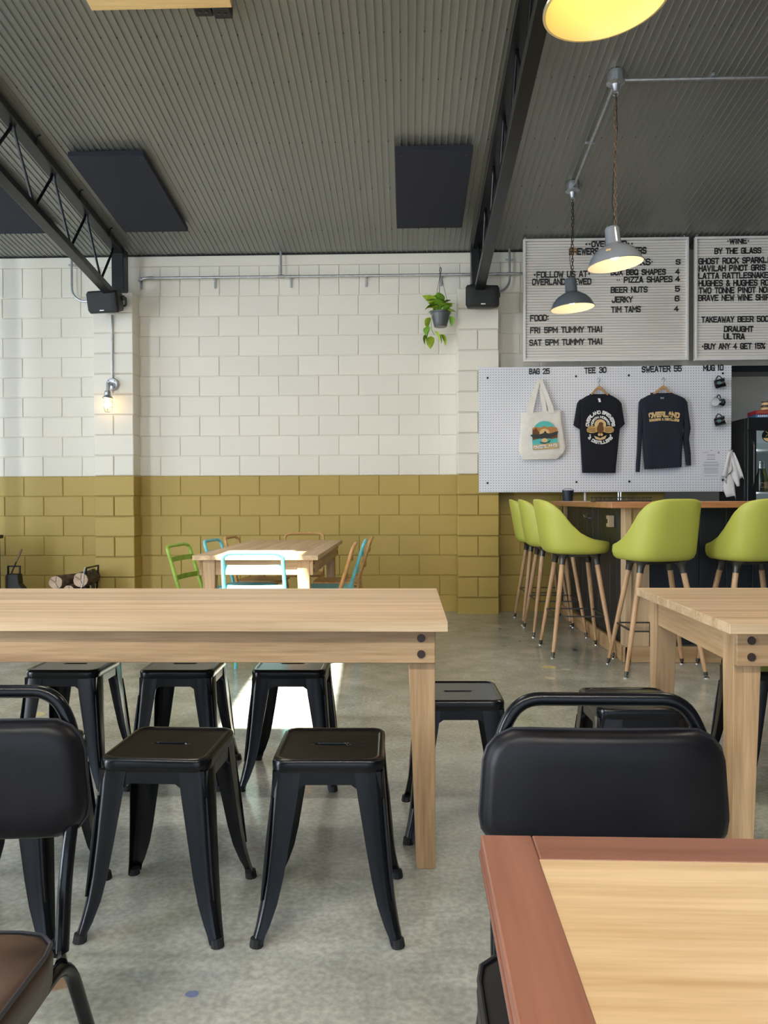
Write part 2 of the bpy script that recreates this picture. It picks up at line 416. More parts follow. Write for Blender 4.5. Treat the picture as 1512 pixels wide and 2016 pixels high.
m_towel = M('white_towel_cloth', (.78, .75, .73), .95, bump=(220, .3))
m_hem = M('dark_hem_stitch', (.05, .05, .07), .9)
m_fridge = M('black_fridge', (.009, .010, .011), .3)
m_glassp = M('fridge_glass', (.9, .95, .95), .03, trans=1.0, spec=.5)
m_fridgein = M('fridge_liner', (.55, .62, .63), .5)
m_leaf = M('lime_leaf', (.42, .58, .04), .45, rnd=.25, noise=(20, .25))
m_leafd = M('green_leaf', (.17, .34, .035), .45, rnd=.25)
m_pot = M('grey_plastic_pot', (.10, .105, .11), .3)
m_soil = M('potting_soil', (.02, .013, .008), .95)
m_cast = M('black_cast_iron', (.010, .010, .010), .5)
m_hod = M('dark_sheet_metal', (.022, .02, .016), .45, metal=.4)
m_bark = M('rough_bark', (.10, .065, .04), .95, noise=(25, .5), bump=(40, .9))
m_logend = M('cut_log_end', (.50, .36, .25), .85, noise=(18, .2))
m_crack = M('log_crack', (.08, .05, .03), .9)
m_green = M('lime_painted_tube', (.27, .42, .05), .42, noise=(25, .2))
m_blue = M('sky_blue_painted_tube', (.17, .56, .62), .42, noise=(25, .15))
m_orange = M('tan_orange_painted_tube', (.52, .29, .105), .42, noise=(25, .2))
m_pine = wood('pine_frame', (.66, .43, .17), (.80, .58, .28), 0, .5, 50, .05)
m_glow = M('light_diffuser', (.9, .9, .9), .5, emit=((1.0, .86, .72), 9.0))
m_bulb = M('warm_bulb', (1, .9, .7), .3, emit=((1.0, .70, .34), 15.0))
m_bulbs = M('small_warm_bulb', (1, .9, .7), .3, emit=((1.0, .64, .25), 10.0))
m_glass = M('clear_glass', (1, 1, 1), .02, trans=1.0)
m_bottle = M('dark_green_bottle', (.006, .012, .008), .08, coat=.5)
m_bottle2 = M('amber_green_bottle', (.16, .18, .02), .1, coat=.4)
m_foil = M('silver_foil', (.7, .7, .68), .3, metal=.7)
m_red = M('red_carton', (.36, .025, .03), .5)
m_bluec = M('blue_carton', (.05, .16, .34), .5)
m_tin = M('brown_tin', (.10, .05, .035), .45)
m_bucket = M('navy_bucket', (.008, .018, .035), .4)
m_rubber = M('black_rubber', (.01, .01, .01), .8)

# ================================================================== the setting
# ---- floor
st = atZ(108, 1925, 0); bl = atZ(378, 1957, 0); y1 = atZ(1080, 1313, 0); y2 = atZ(1083, 1335, 0); y3 = atZ(1245, 1325, 0)
bs = atZ(1060, 1290, 0)
m_floor = concrete('polished_concrete', [
    (st.x, st.y, .055, .05, (.24, .115, .05), .75), (st.x - .05, st.y - .1, .06, .05, (.26, .14, .07), .6),
    (bl.x, bl.y, .016, .013, (.12, .17, .36), .8), (y1.x, y1.y, .05, .045, (.66, .56, .22), .8), (y2.x, y2.y, .03, .04, (.62, .58, .42), .7),
    (y3.x - .4, y3.y + .1, .03, .03, (.60, .57, .40), .7), (-1.95, 3.95, .05, .05, (.66, .56, .22), .6),
    (bs.x + .3, bs.y + .2, .02, .05, (.10, .11, .13), .7)] +
    [(bs.x + dx, bs.y + dy, .012 + .006 * (k % 3), .02 + .012 * (k % 2), (.10, .10, .09), .6) for k, (dx, dy) in enumerate(((-.1, .9), (-.14, 1.12), (.02, .75), (-.05, .55), (-.2, .35), (.05, .3), (-.12, 1.4)))])
fl = MB().box((-.6, 2.3, -.1), (13.4, 14.8, .2)).build('floor', m_floor, smooth=0); struct(fl)

# ---- back wall: painted concrete blocks
wb = MB().box((-2.33, 7.785, 1.72), (9.77, .19, 3.64)).build('wall_back', m_paint, smooth=0); struct(wb)
Z0 = -.04; JX = atY(314, 597, WALL_Y).x              # a vertical joint of the top white course
def block_mesh(w, h, name):
    """the block's face: a slab proud of the joint with a worn arris, set back 5 mm at the joint"""
    d, c = .016, .004; w -= .007; h -= .007
    x, z = w / 2, h / 2
    vs = [(-x, d, -z), (x, d, -z), (x, d, z), (-x, d, z), (-x, c, -z), (x, c, -z), (x, c, z), (-x, c, z),
          (-x + c, 0, -z + c), (x - c, 0, -z + c), (x - c, 0, z - c), (-x + c, 0, z - c)]
    fs = [(8, 9, 10, 11)] + [(4 + i, 4 + (i + 1) % 4, 8 + (i + 1) % 4, 8 + i) for i in range(4)] + [(i, (i + 1) % 4, 4 + (i + 1) % 4, 4 + i) for i in range(4)]
    return MB().add(vs, fs).build(name, m_paint, smooth=0)
proto = {}
def put_block(key, w, h, x, z, y, parent, name):
    jx, jz, jy = random.uniform(-.0012, .0012), random.uniform(-.0012, .0012), random.uniform(-.0012, .0012)
    if key not in proto:
        proto[key] = o = block_mesh(w, h, name); o.parent = parent
    else:
        o = inst(proto[key], parent); o.name = name
    o.location = (x + jx, y + jy, z + jz)
XL, XR = -4.55, 2.555
for k in range(16):
    off = 0.0 if (15 - k) % 2 == 0 else .2
    n0 = math.floor((XL - JX) / .4) - 1
    for i in range(n0, n0 + 22):
        a = JX + off + i * .4; b = a + .4
        if b < XL + .1 or a > XR - .02: continue
        if b > XR: b = XR
        w = round(b - a, 3)
        if w < .06: continue
        put_block(('b', w), w, .2, (a + b) / 2, Z0 + .2 * k + .1, WALL_Y, wb, 'block')
for i in range(40):
    a = XL + .09 + i * .2
    if a + .2 > XR: break
    put_block(('t',), .2, .3, a + .1, Z0 + 3.2 + .15, WALL_Y, wb, 'cap_block')
rest = MB()                                        # the wall beyond the left edge of the view, same bond
bm_ = proto[('b', .4)].data
for k in range(16):
    off = 0.0 if (15 - k) % 2 == 0 else .2
    x = JX + off + math.floor((XL + .1 - JX - off) / .4) * .4
    while x - .4 > -7.3:
        x -= .4
        if x + .4 > XL + .1 + .2: continue
        rest.add([v.co for v in bm_.vertices], [tuple(p.vertices) for p in bm_.polygons], Matrix.Translation((x + .2, WALL_Y, Z0 + .2 * k + .1)))
stuff(rest.build('far_blocks', m_paint, wb, smooth=0))
bb = MB().box((-2.33, WALL_Y + .005, 3.51), (9.77, .02, .102), ch=.004).build('bond_beam', m_white, wb, smooth=0)

# ---- the wall over the opening, lintel, the room behind
wo = MB().box((4.28, 7.785, 2.97), (3.45, .19, 1.2)).build('wall_over_opening', m_white, smooth=0); struct(wo)
MB().box((4.28, 7.72, 2.372), (3.45, .30, .06)).build('lintel', m_blacksteel, wo, smooth=0)
struct(MB().box((4.28, 9.05, 1.8), (4.6, .1, 3.7)).build('wall_far_room', m_beige, smooth=0))
struct(MB().box((4.28, 8.45, 2.75), (4.6, 1.2, .06)).build('ceiling_far_room', m_white, smooth=0))
struct(MB().box((2.5, 8.4, 1.3), (.1, 1.3, 2.9)).build('wall_far_room_left', m_beige, smooth=0))

# ---- piers
def pier(name, x0, x1):
    x0 += 0; cx = (x0 + x1) / 2; w = x1 - x0
    core = MB().box((cx, 7.6, 1.56), (w - .02, .2, 3.18)).build(name, m_paint, smooth=0); struct(core)
    full = None; half = None
    for k in range(16):
        z = Z0 + .2 * k + .1
        if k == 0: z0 = 0.0
        if k % 2 == 0:
            if full is None: full = o = MB().box((0, 0, 0), (w - .004, .2, .191), ch=.006).build('block', m_paint, core, smooth=0)
            else: o = inst(full, core)
            o.location = (cx + random.uniform(-.002, .002), 7.58 + random.uniform(-.002, .002), z)
        else:
            for sgn in (-1, 1):
                if half is None: half = o = MB().box((0, 0, 0), (w / 2 - .008, .2, .191), ch=.006).build('half_block', m_paint, core, smooth=0)
                else: o = inst(half, core)
                o.location = (cx + sgn * w / 4 + random.uniform(-.002, .002), 7.58 + random.uniform(-.002, .002), z)
    return core
pier('wall_pier_left', -3.07, -2.67); pier('wall_pier_right', .497, .90)

# ---- the other walls, with the openings the daylight comes through
struct(MB().box((-7.35, 7.35, 1.9), (.2, .9, 3.8)).build('wall_left', m_white, smooth=0))
struct(MB().box((-7.35, 1.65, 1.9), (.2, 1.3, 3.8)).build('wall_left_middle', m_white, smooth=0))
struct(MB().box((-7.35, 2.0, 4.1), (.2, 11.6, 2.1)).build('wall_left_over_windows', m_white, smooth=0))
struct(MB().box((-7.35, 2.0, .22), (.2, 11.6, .44)).build('wall_left_sill', m_white, smooth=0))
struct(MB().box((-7.35, -4.2, 1.9), (.2, 1.6, 3.8)).build('wall_left_end', m_white, smooth=0))
struct(MB().box((6.0, 1.4, 2.6), (.2, 13.0, 5.2)).build('wall_right', m_darkwall, smooth=0))
struct(MB().box((-5.9, -5.1, 2.2), (2.9, .2, 4.4)).build('wall_rear_left', m_darkwall, smooth=0))
struct(MB().box((4.6, -5.1, 2.2), (2.9, .2, 4.4)).build('wall_rear_right', m_darkwall, smooth=0))
struct(MB().box((-.65, -5.1, 4.0), (7.6, .2, .9)).build('wall_rear_over_door', m_darkwall, smooth=0))
for i, (y0, y1) in enumerate(((2.3, 6.9), (-3.4, 1.0))):
    w = MB()
    for z in (.46, 3.03): w.box((-7.32, (y0 + y1) / 2, z), (.08, y1 - y0, .06))
    wf = w.build('window_%d' % (i + 1), m_blacksteel, smooth=0); struct(wf)
    for k in range(4):
        MB().box((-7.32, y0 + .03 + k * (y1 - y0 - .06) / 3, 1.75), (.08, .06, 2.52)).build('mullion', m_blacksteel, wf, smooth=0)

# ---- roof: ribbed dark steel sheets, an unseen skylight opening sized for the sun patch
th = math.atan(ROOF_S)
ce = MB().add([(-7.3, 7.9, roof_z(7.9) + .3), (6.2, 7.9, roof_z(7.9) + .3), (6.2, 3.35, roof_z(3.35) + .3), (-7.3, 3.35, roof_z(3.35) + .3)], [(0, 1, 2, 3)])
ce.add([(-7.3, .42, roof_z(.42) + .3), (6.2, .42, roof_z(.42) + .3), (6.2, RIDGE_Y, roof_z(RIDGE_Y) + .3), (-7.3, RIDGE_Y, roof_z(RIDGE_Y) + .3)], [(3, 2, 1, 0)])
for (xa, xb) in ((-7.3, -2.52), (-1.62, 6.2)):
    ce.add([(xa, 3.35, roof_z(3.35) + .3), (xb, 3.35, roof_z(3.35) + .3), (xb, .42, roof_z(.42) + .3), (xa, .42, roof_z(.42) + .3)], [(3, 2, 1, 0)])
def rear_z(Y): return roof_z(RIDGE_Y) + .3 + (4.0 - roof_z(RIDGE_Y) - .3) * (RIDGE_Y - Y) / (RIDGE_Y + 5.2)
for (xa, xb, ya, yb) in ((-7.3, 6.2, RIDGE_Y, -1.25), (-7.3, 6.2, -2.35, -5.2), (-7.3, -3.05, -1.25, -2.35), (2.05, 6.2, -1.25, -2.35)):
    ce.add([(xa, ya, rear_z(ya)), (xb, ya, rear_z(ya)), (xb, yb, rear_z(yb)), (xa, yb, rear_z(yb))], [(3, 2, 1, 0)])
ceil = ce.build('ceiling', m_ceil, smooth=0); struct(ceil)
MB().box((-.5, -1.8, rear_z(-1.8) + .04), (5.3, 1.3, .01), Matrix.Rotation(math.atan2(rear_z(-1.25) - rear_z(-2.35), 1.1), 3, 'X')).build('added_sun_blocker', m_white, ceil, smooth=0)  # added opaque sheet, stops sun coming through the rear roof opening
def sheet_mesh(L):
    """a roof sheet 0.6 m wide: flat pans with a small rib every 50 mm; local +y runs down the slope"""
    prof = []
    for i in range(12):
        x = i * .05
        prof += [(x, 0), (x + .0385, 0), (x + .0405, -.007), (x + .0475, -.007), (x + .0495, 0)]
    prof.append((.6, 0))
    vs = [(x, 0, z) for x, z in prof] + [(x, L, z) for x, z in prof]; n = len(prof)
    return vs, [(i, i + 1, i + 1 + n, i + n) for i in range(n - 1)]
def lay_sheet(x, y0, y1, cache={}):
    L = round((y1 - y0) / math.cos(th), 4)
    if L not in cache:
        vs, fs = sheet_mesh(L); cache[L] = o = MB().add(vs, fs).build('roof_sheet', m_ceil, ceil, smooth=0)
    else: o = inst(cache[L], ceil)
    o.location = (x, y0, roof_z(y0)); o.rotation_euler = (-th, 0, 0)
for i in range(-8, 14):
    x = -2.28 + .6 * i
    if i == 0:
        lay_sheet(x, 3.21, 7.69); lay_sheet(x, RIDGE_Y, .80)
    else: lay_sheet(x, RIDGE_Y, 7.69)
cu = MB()                                          # skylight kerb, with an added strip to trim the sun
for xa in (-2.53, -1.60): cu.box((xa, 1.9, roof_z(1.9) + .15), (.012, 3.0, .30), Matrix.Rotation(-th, 3, 'X'))
for ya in (.40, 3.37): cu.box((-2.06, ya, roof_z(ya) + .15), (.94, .012, .3))
cu.box((-1.71, 2.0, roof_z(2.0) + .005), (.07, 2.6, .004), Matrix.Rotation(-th, 3, 'X'))  # added strip, blocks sun past the right edge of the floor patch
cu.build('skylight_kerb_sun_trim', m_white, ceil, smooth=0)
sc_ = MB()                                         # rows of fixing screws
for Yr in (4.75, 5.18, 5.85, 6.5, 7.2):
    i = 0; x = -4.4
    while x < 3.9:
        p = Vector((x + .02, Yr, roof_z(Yr) - .001)); sc_.cyl(p, p - Vector((0, 0, .007)), .0055, .004, 6); x += .15 if i % 2 else .1; i += 1
stuff(sc_.build('sheet_screws', m_gunmetal, ceil))
# the sheets close on the wall with dark foam
MB().box((-1.6, 7.675, 3.565), (8.4, .03, .012)).build('foam_closer', m_rubber, ceil, smooth=0)

# ---- steel trusses under the roof
def truss(name, X, label):
    t = thing(name, label, 'truss', (X, 7.5, 0), 0)
    def top(Y): return roof_z(Y) - .055
    def bot(Y): return 3.094 + .148 * (7.18 - Y)
    def chord(fn, w, h, nm, y0, y1):
        ang = math.atan((fn(y1) - fn(y0)) / (y1 - y0)); L = math.hypot(y1 - y0, fn(y1) - fn(y0)); ym = (y0 + y1) / 2
        return MB().box((0, ym - 7.5, fn(ym)), (w, L, h), Matrix.Rotation(ang, 3, 'X')).build(nm, m_blacksteel, t, bevel=.006)
    chord(lambda Y: top(Y), .10, .06, 'top_chord', .45, 7.5)
    chord(bot, .09, .06, 'bottom_chord', .45, 7.42)
    MB().box((0, 0, 3.36), (.12, .13, .42)).build('post', m_blacksteel, t, bevel=.006)
    MB().box((0, -.02, 3.155), (.16, .2, .02)).build('base_plate', m_blacksteel, t, bevel=.003)
    y = 7.34; up = True
    while y > .7:
        y2 = y - .315
        a = Vector((0, y - 7.5, (top(y) - .03) if up else (bot(y) + .03))); b = Vector((0, y2 - 7.5, (bot(y2) + .03) if up else (top(y2) - .03)))
        d = (b - a).normalized()
        MB().tube([a - Vector((0, .02, 0)), a + d * .05, b - d * .05, b + Vector((0, .02, 0))], .0115, 8).build('web_bar', m_blackgloss, t)
        y = y2; up = not up
    for Yc in (4.2, 4.95, 5.7, 6.45, 7.1):
        MB().tube(fillet([(.05, Yc - 7.5, top(Yc) - .03), (.06, Yc - 7.5, top(Yc) + .045), (.085, Yc - 7.5 + .0, top(Yc) + .05)], .01), .006, 6).build('purlin_clip', m_blacksteel, t)
    return t
truss('roof_truss', -2.80, 'black steel lattice truss rising from the left pier')
truss('roof_truss', .69, 'black steel lattice truss rising from the right pier')

# ---- acoustic panels on the ceiling
def acoustic(x0, label):
    y0, y1 = 5.875, 7.06; ym = (y0 + y1) / 2
    t = thing('acoustic_panel', label, 'panel', (x0 + .295, ym, roof_z(ym) - .035), 0, 'acoustic panels on the ceiling'); t.rotation_euler = (-th, 0, 0)
    MB().box((0, 0, -.012), (.59, 1.2, .045)).build('felt_panel', m_panel, t, bevel=.004)
    for sx in (-.25, .25):
        for sy in (-.54, .54): MB().cyl((sx, sy, -.034), (sx, sy, -.037), .006, .005, 8).build('screw', m_gunmetal, t)
    for sx in (-.2, .2): MB().box((sx, 0, .019), (.04, 1.1, .03)).build('batten', m_blacksteel, t, smooth=0)
acoustic(-2.59, 'dark felt acoustic panel right of the left truss')
acoustic(-.078, 'dark felt acoustic panel left of the right truss')
acoustic(-3.80, 'dark felt acoustic panel cut by the left frame edge, behind the truss')

# ---- pine framed ceiling lights
def ceiling_light(x0, x1, yfar, label):
    yn = yfar - 1.25; ym = (yfar + yn) / 2; w = x1 - x0
    t = thing('ceiling_light', label, 'light', ((x0 + x1) / 2, ym, roof_z(ym) - .055), 0, 'pine framed ceiling lights'); t.rotation_euler = (-th, 0, 0)
    for sy in (-1, 1): MB().box((0, sy * (.625 - .04), 0), (w, .08, .09)).build('rail', m_pine, t, bevel=.003)
    for sx in (-1, 1): MB().box((sx * (w / 2 - .04), 0, 0), (.08, 1.09, .088)).build('rail', m_pine, t, bevel=.003)
    MB().box((0, 0, .012), (w - .16, 1.09, .02)).build('diffuser', m_glow, t, smooth=0)
ceiling_light(-1.795, -.985, 4.42, 'pine-framed ceiling light at upper left')
ceiling_light(1.90, 2.71, 4.44, 'pine-framed ceiling light at the upper right corner')
so2 = thing('power_outlet', 'pair of black ceiling power sockets beside the pine light frame', 'socket', (-1.12, 4.50, roof_z(4.5) - .028)); so2.rotation_euler = (-th, 0, 0)
MB().box((-.055, 0, 0), (.105, .075, .05)).build('socket_box', m_plastic, so2, bevel=.006)
MB().box((.058, .0, -.006), (.105, .085, .065)).build('socket_box', m_plastic, so2, bevel=.006)
for x in (-.075, -.035): MB().cyl((x, .0, -.025), (x, 0, -.029), .009, .009, 10).build('switch', m_gunmetal, so2)
for x in (.04, .075): MB().box((x, 0, -.04), (.014, .014, .006)).build('switch', m_gunmetal, so2, smooth=0)

# ---- conduit rail along the wall
yr = 7.615
zr = atY(400, 545, yr).z; zr2 = atY(1030, 540, yr).z; zr = (zr + zr2) / 2
cr = thing('wall_conduit', 'thin grey conduit rail running along the top of the block wall', 'conduit', (0, yr, zr))
MB().tube(fillet([(-2.66, .02, -.02), (-2.60, 0, 0), (-2.55, 0, 0), (-1.2, 0, 0), (1.75, 0, 0)], .03), .0125, 8).build('pipe', m_galv, cr)
tx = atY(553, 545, yr).x
MB().tube([(tx, 0, 0), (tx, 0, roof_z(yr) - zr + .0)], .012, 8).build('riser_pipe', m_galv, cr)
MB().cyl((tx - .03, 0, 0), (tx + .03, 0, 0), .019, None, 10).build('tee_fitting', m_galv, cr)
for x in (.91, -2.54, 1.02): MB().cyl((x - .03, 0, 0), (x + .03, 0, 0), .017, None, 10).build('coupling', m_galv, cr)
for px in (275, 421, 571, 720, 869):
    x = atY(px, 553, yr).x
    c = MB().box((x, .03, 0), (.022, .06, .03)).build('clip', m_galv, cr, bevel=.002)
    MB().box((x, .052, -.055), (.02, .008, .085)).build('clip_tab', m_galv, c, bevel=.002)
def drop_conduit(px_top, label, turn, yend, xend):
    x = atY(px_top, 500, 7.62).x
    t = thing('bent_conduit', label, 'conduit', (x, 7.62, 0))
    MB().tube(fillet([(0, 0, roof_z(7.62)), (0, 0, yend + .08), (turn * .09, -.01, yend), (xend - x, -.06, yend)], .12, 8), .0115, 8).build('pipe', m_galv, t)
    MB().box((0, .01, 3.47), (.075, .015, .02)).build('saddle_clip', m_galv, t, bevel=.003)
drop_conduit(141, 'bent grey conduit dropping to the left speaker', 1, 3.10, -2.98)
drop_conduit(1003, 'bent grey conduit dropping to the right speaker', -1, 3.14, .80)

# ---- loudspeakers
def speaker(x, tilt, yawdeg, label):
    t = thing('loudspeaker', label, 'speaker', (x, 7.30, 3.015), math.radians(yawdeg), 'wall loudspeakers on the piers')
    R = Matrix.Rotation(math.radians(tilt), 3, 'X')
    # cabinet: narrower behind
    ring = []
    for (y, hw, hh) in ((-.075, .150, .098), (-.06, .158, .104), (.08, .13, .09), (.10, .10, .075)):
        ring.append([R @ Vector((p.x, y, p.y)) for p in rrect(hw, hh, .022, 40)])
    MB().rings(ring, flip=True).build('cabinet', m_plastic, t)
    g = []
    for (y, k) in ((-.074, 1.0), (-.088, .985), (-.096, .9), (-.100, .6)):
        g.append([R @ Vector((p.x * k, y, p.y * k)) for p in rrect(.150, .098, .02, 40)])
    MB().rings(g[::-1]).build('grille', m_grille, t)
    b = MB(); b.box(R @ Vector((.0, -.1, -.078)), (.042, .006, .010), R); b.build('badge', m_pw, t, smooth=0)
    MB().tube(fillet([R @ Vector((.158, .02, .03)), R @ Vector((.175, .06, .03)), Vector((.11, .17, .0)), Vector((0, .18, 0))], .03), .011, 8).build('bracket', m_blacksteel, t)
    MB().cyl(R @ Vector((.152, .02, .03)), R @ Vector((.178, .02, .03)), .024, None, 14).build('bracket_knob', m_plastic, t)
    MB().tube([R @ Vector((-.06, .09, .06)), Vector((-.05, .18, .06))], .006, 6).build('speaker_cable', m_rubber, t)
    return t
speaker(-2.86, 14, -9, 'black wall speaker on the left pier above the caged lamp')
speaker(.713, 2, 4, 'black wall speaker on the right pier beside the hanging plant')

# ---- caged wall lamp on the left pier
lp = atY(222, 757, 7.48)
wl = thing('wall_lamp', 'galvanised caged wall lamp glowing on the left pier', 'lamp', (lp.x, 7.48, lp.z))
MB().tube([(.0, -.012, .03), (0, -.012, 2.93 - lp.z)], .0105, 8).build('conduit', m_galv, wl)
Mx = Matrix.Rotation(PI / 2, 4, 'X')
MB().lathe([(0, 0), (.062, 0), (.064, .012), (.058, .03), (.055, .034), (.05, .034), (.046, .030), (0, .030)], 28, Mx).build('back_plate', m_galv, wl)
for a in (45, 135, 225, 315): MB().cyl((.042 * math.cos(math.radians(a)), -.03, .042 * math.sin(math.radians(a))), (.042 * math.cos(math.radians(a)), -.035, .042 * math.sin(math.radians(a))), .005, None, 8).build('screw', m_gunmetal, wl)
MB().tube(fillet([(0, -.03, 0), (-.004, -.09, 0), (-.010, -.105, -.085)], .05, 8), .017, 12).build('elbow', m_galv, wl)
MB().lathe([(0, -.075), (.026, -.078), (.030, -.085), (.030, -.115), (.024, -.125), (0, -.125)], 20, Matrix.Translation((-.011, -.105, 0))).build('lamp_holder', m_galv, wl)
MB().lathe([(0, -.124), (.036, -.126), (.05, -.142), (.05, -.15), (0, -.15)], 20, Matrix.Translation((-.011, -.105, 0))).build('collar', m_galv, wl)
C0 = Matrix.Translation((-.011, -.105, 0))
MB().lathe([(.002, -.152), (.014, -.158), (.024, -.18), (.027, -.205), (.020, -.23), (.008, -.243), (.001, -.245)], 18, C0).build('bulb', m_bulbs, wl)
cage = MB()
for k in range(4):
    a = PI * k / 4 + .3; pts = []
    for (r, z) in ((.044, -.15), (.044, -.24), (.040, -.262), (.028, -.278), (0, -.285), (-.028, -.278), (-.040, -.262), (-.044, -.24), (-.044, -.15)):
        pts.append(C0 @ Vector((r * math.cos(a), r * math.sin(a), z)))
    MB().tube(pts, .0022, 6).build('cage_bar', m_galv, wl)
for z in (-.185, -.235):
    MB().tube([C0 @ Vector((.0455 * math.cos(2 * PI * j / 20), .0455 * math.sin(2 * PI * j / 20), z)) for j in range(20)], .0022, 6, closed=True, caps=False).build('cage_ring', m_galv, wl)

# ---- hanging plant
hp = thing('hanging_plant', 'lime green trailing plant in a grey hanging pot beside the right pier', 'plant', (.334, 7.44, 2.775))
MB().lathe([(0, 0), (.058, .0), (.062, .006), (.070, .04), (.092, .125), (.099, .128), (.100, .142), (.094, .143), (.088, .12), (0, .118)], 28).build('pot', m_pot, hp)
MB().lathe([(0, .122), (.085, .12)], 20).build('soil', m_soil, hp)
hk = Vector((0, .03, .53))
for k in range(3):
    a = 2 * PI * k / 3 + .25; p = Vector((.098 * math.cos(a), .098 * math.sin(a), .135))
    MB().tube([p, p.lerp(hk, .5) + Vector((0, 0, .0)), hk], .0022, 5).build('wire', m_gunmetal, hp)
MB().tube(fillet([hk - Vector((0, 0, .01)), hk + Vector((.012, 0, .03)), hk + Vector((.004, .05, .075)), hk + Vector((0, .16, .06))], .03), .004, 6).build('hook', m_blacksteel, hp)
def leaf_mesh(L, Wd, mat, name='leaf'):
    vs = []; fs = []; n = 6
    for i in range(n + 1):
        t = i / n; w = Wd * (math.sin(PI * min(1, t ** .75)) ** .8) * .5 * (1 if t < 1 else 0); z = -.35 * L * t * t
        vs += [(-w, L * t, z + w * .35), (0, L * t, z), (w, L * t, z + w * .35)]
    for i in range(n):
        a = i * 3; fs += [(a, a + 1, a + 4, a + 3), (a + 1, a + 2, a + 5, a + 4)]
    return MB().add(vs, fs).build(name, mat, smooth=60)
lv = [leaf_mesh(.115, .088, m_leaf), leaf_mesh(.095, .076, m_leafd)]
spots = []
rl = random.Random(3)
for k in range(24):
    a = rl.uniform(0, 2 * PI); r = rl.uniform(.01, .06); h = .13 + rl.uniform(0, .10)
    spots.append((Vector((r * math.cos(a), r * math.sin(a), h)), (rl.uniform(-.1, 1.0), rl.uniform(-.4, .4), a - PI / 2), rl.uniform(.95, 1.35)))
for (dx, dz, rzz) in ((-.10, -.03, 1.7), (-.13, -.075, 1.2), (-.06, -.045, -1.4), (-.02, -.07, -1.7), (-.09, -.09, .3), (-.12, .0, 2.6), (.0, -.075, -1.2), (.09, .1, -.9), (-.1, .09, .9)):
    spots.append((Vector((dx, -.02, dz)), (-.9 + rl.uniform(-.2, .2), 0, rzz), 1.0))
first = [True, True]
for i, (p, r, s) in enumerate(spots):
    q = lv[i % 2]
    if first[i % 2]: o = q; first[i % 2] = False; o.parent = hp
    else: o = inst(q, hp)
    o.location = p; o.rotation_euler = r; o.scale = (s, s, s)
MB().tube([(-.07, -.05, .12), (-.095, -.05, .06), (-.09, -.03, -.03), (-.06, -.02, -.08)], .003, 5).build('vine_stem', m_leafd, hp)

# ---- enamel pendants on chains, ceiling conduit
def chain_mesh(L, w=.019, wire=.0032):
    mb = MB(); n = max(2, int(round(L / (w * 1.5)))); pitch = L / n
    for i in range(n):
        zc = -pitch * (i + .5); pts = []
        for j in range(10):
            a = 2 * PI * j / 10; x, z = (w * .46) * math.cos(a), (pitch * .64) * math.sin(a)
            pts.append((x, 0, zc + z) if i % 2 == 0 else (0, x, zc + z))
        mb.tube(pts, wire, 5, closed=True, caps=False)
    return mb
def shade_parts(t, z, mat, tilt, bulb=True, sticker=False):
    R = Matrix.Translation((0, 0, z)) @ Matrix.Rotation(tilt, 4, 'Y')
    MB().lathe([(.002, .245), (.040, .243), (.046, .235), (.048, .225), (.050, .140), (.054, .130), (.085, .112), (.130, .082), (.160, .045), (.178, .002), (.182, 0), (.182, -.005), (.1785, -.006)], 48, R).build('shade', mat, t)
    MB().lathe([(.1785, -.0055), (.157, .042), (.128, .078), (.084, .107), (.05, .124), (.03, .135), (0.001, .137)], 48, R).build('reflector', m_enamelw, t)
    MB().lathe([(.001, .135), (.022, .132), (.022, .105), (.001, .104)], 16, R).build('lamp_holder', m_plastic, t)
    MB().lathe([(.001, .106), (.012, .10), (.026, .075), (.030, .055), (.022, .034), (.001, .028)], 18, R).build('bulb', m_bulb, t)
    MB().tube([R @ Vector((.010 * math.cos(2 * PI * j / 12), 0, .252 + .012 * math.sin(2 * PI * j / 12))) for j in range(12)], .003, 6, closed=True, caps=False).build('eye', m_gunmetal, t)
    if sticker:
        MB().box(R @ Vector((-.075, -.133, .06)), (.03, .003, .03), (Matrix.Rotation(.5, 3, 'Z').inverted() @ Matrix.Rotation(-.9, 3, 'X'))).build('sticker', m_pcream, t, smooth=0)
def pendant(px, py, rim_py, Yd, mat, chain_mat, label, tilt, sticker=False):
    p = at_roof(px, py, .10); x, y = 1.385, p.y
    zr_ = atY(px, rim_py, y).z; ztop = roof_z(y)
    t = thing('pendant_lamp', label, 'lamp', (x, y, zr_), 0, 'enamel pendant lamps')
    shade_parts(t, 0, mat, tilt, sticker=sticker)
    Lc = ztop - .165 - (zr_ + .262)
    stuff(chain_mesh(Lc).build('chain', chain_mat, t, loc=(0, 0, ztop - .165 - zr_)))
    cz = ztop - .165 - zr_
    MB().tube([(.0, -.008, cz + .02), (.012, .0, cz * .75 + .06), (-.006, .01, cz * .5 + .12), (-.022, 0, .40), (.0, .006, .24)], .0028, 5).build('flex_cable', m_rubber, t)
    MB().lathe([(.001, cz + .165), (.052, cz + .165), (.055, cz + .15), (.052, cz + .105), (.06, cz + .10), (.06, cz + .09), (.03, cz + .08), (.02, cz + .05), (.018, cz + .035), (.001, cz + .035)], 20).build('ceiling_box', m_galv, t)
    MB().tube([(.016 * math.cos(a), 0, cz + .022 + .016 * math.sin(a)) for a in [PI * (.6 - 1.5 * j / 10) for j in range(11)]], .0035, 6).build('hook', m_galv, t)
    return t, Vector((x, y, ztop - .055))
p1, b1 = pendant(1208, 172, 520, 5.2, m_enamel, m_rust, 'pale grey enamel pendant lamp on the longer rusty chain', -.10, True)
p2, b2 = pendant(1122, 383, 606, 6.5, m_enamel2, m_darkchain, 'dark grey enamel pendant lamp on a dark chain, further back', -.07)
cc = thing('ceiling_conduit', 'silver conduit linking the two grey pendant lamps along the ceiling', 'conduit', b1)
d = b2 - b1
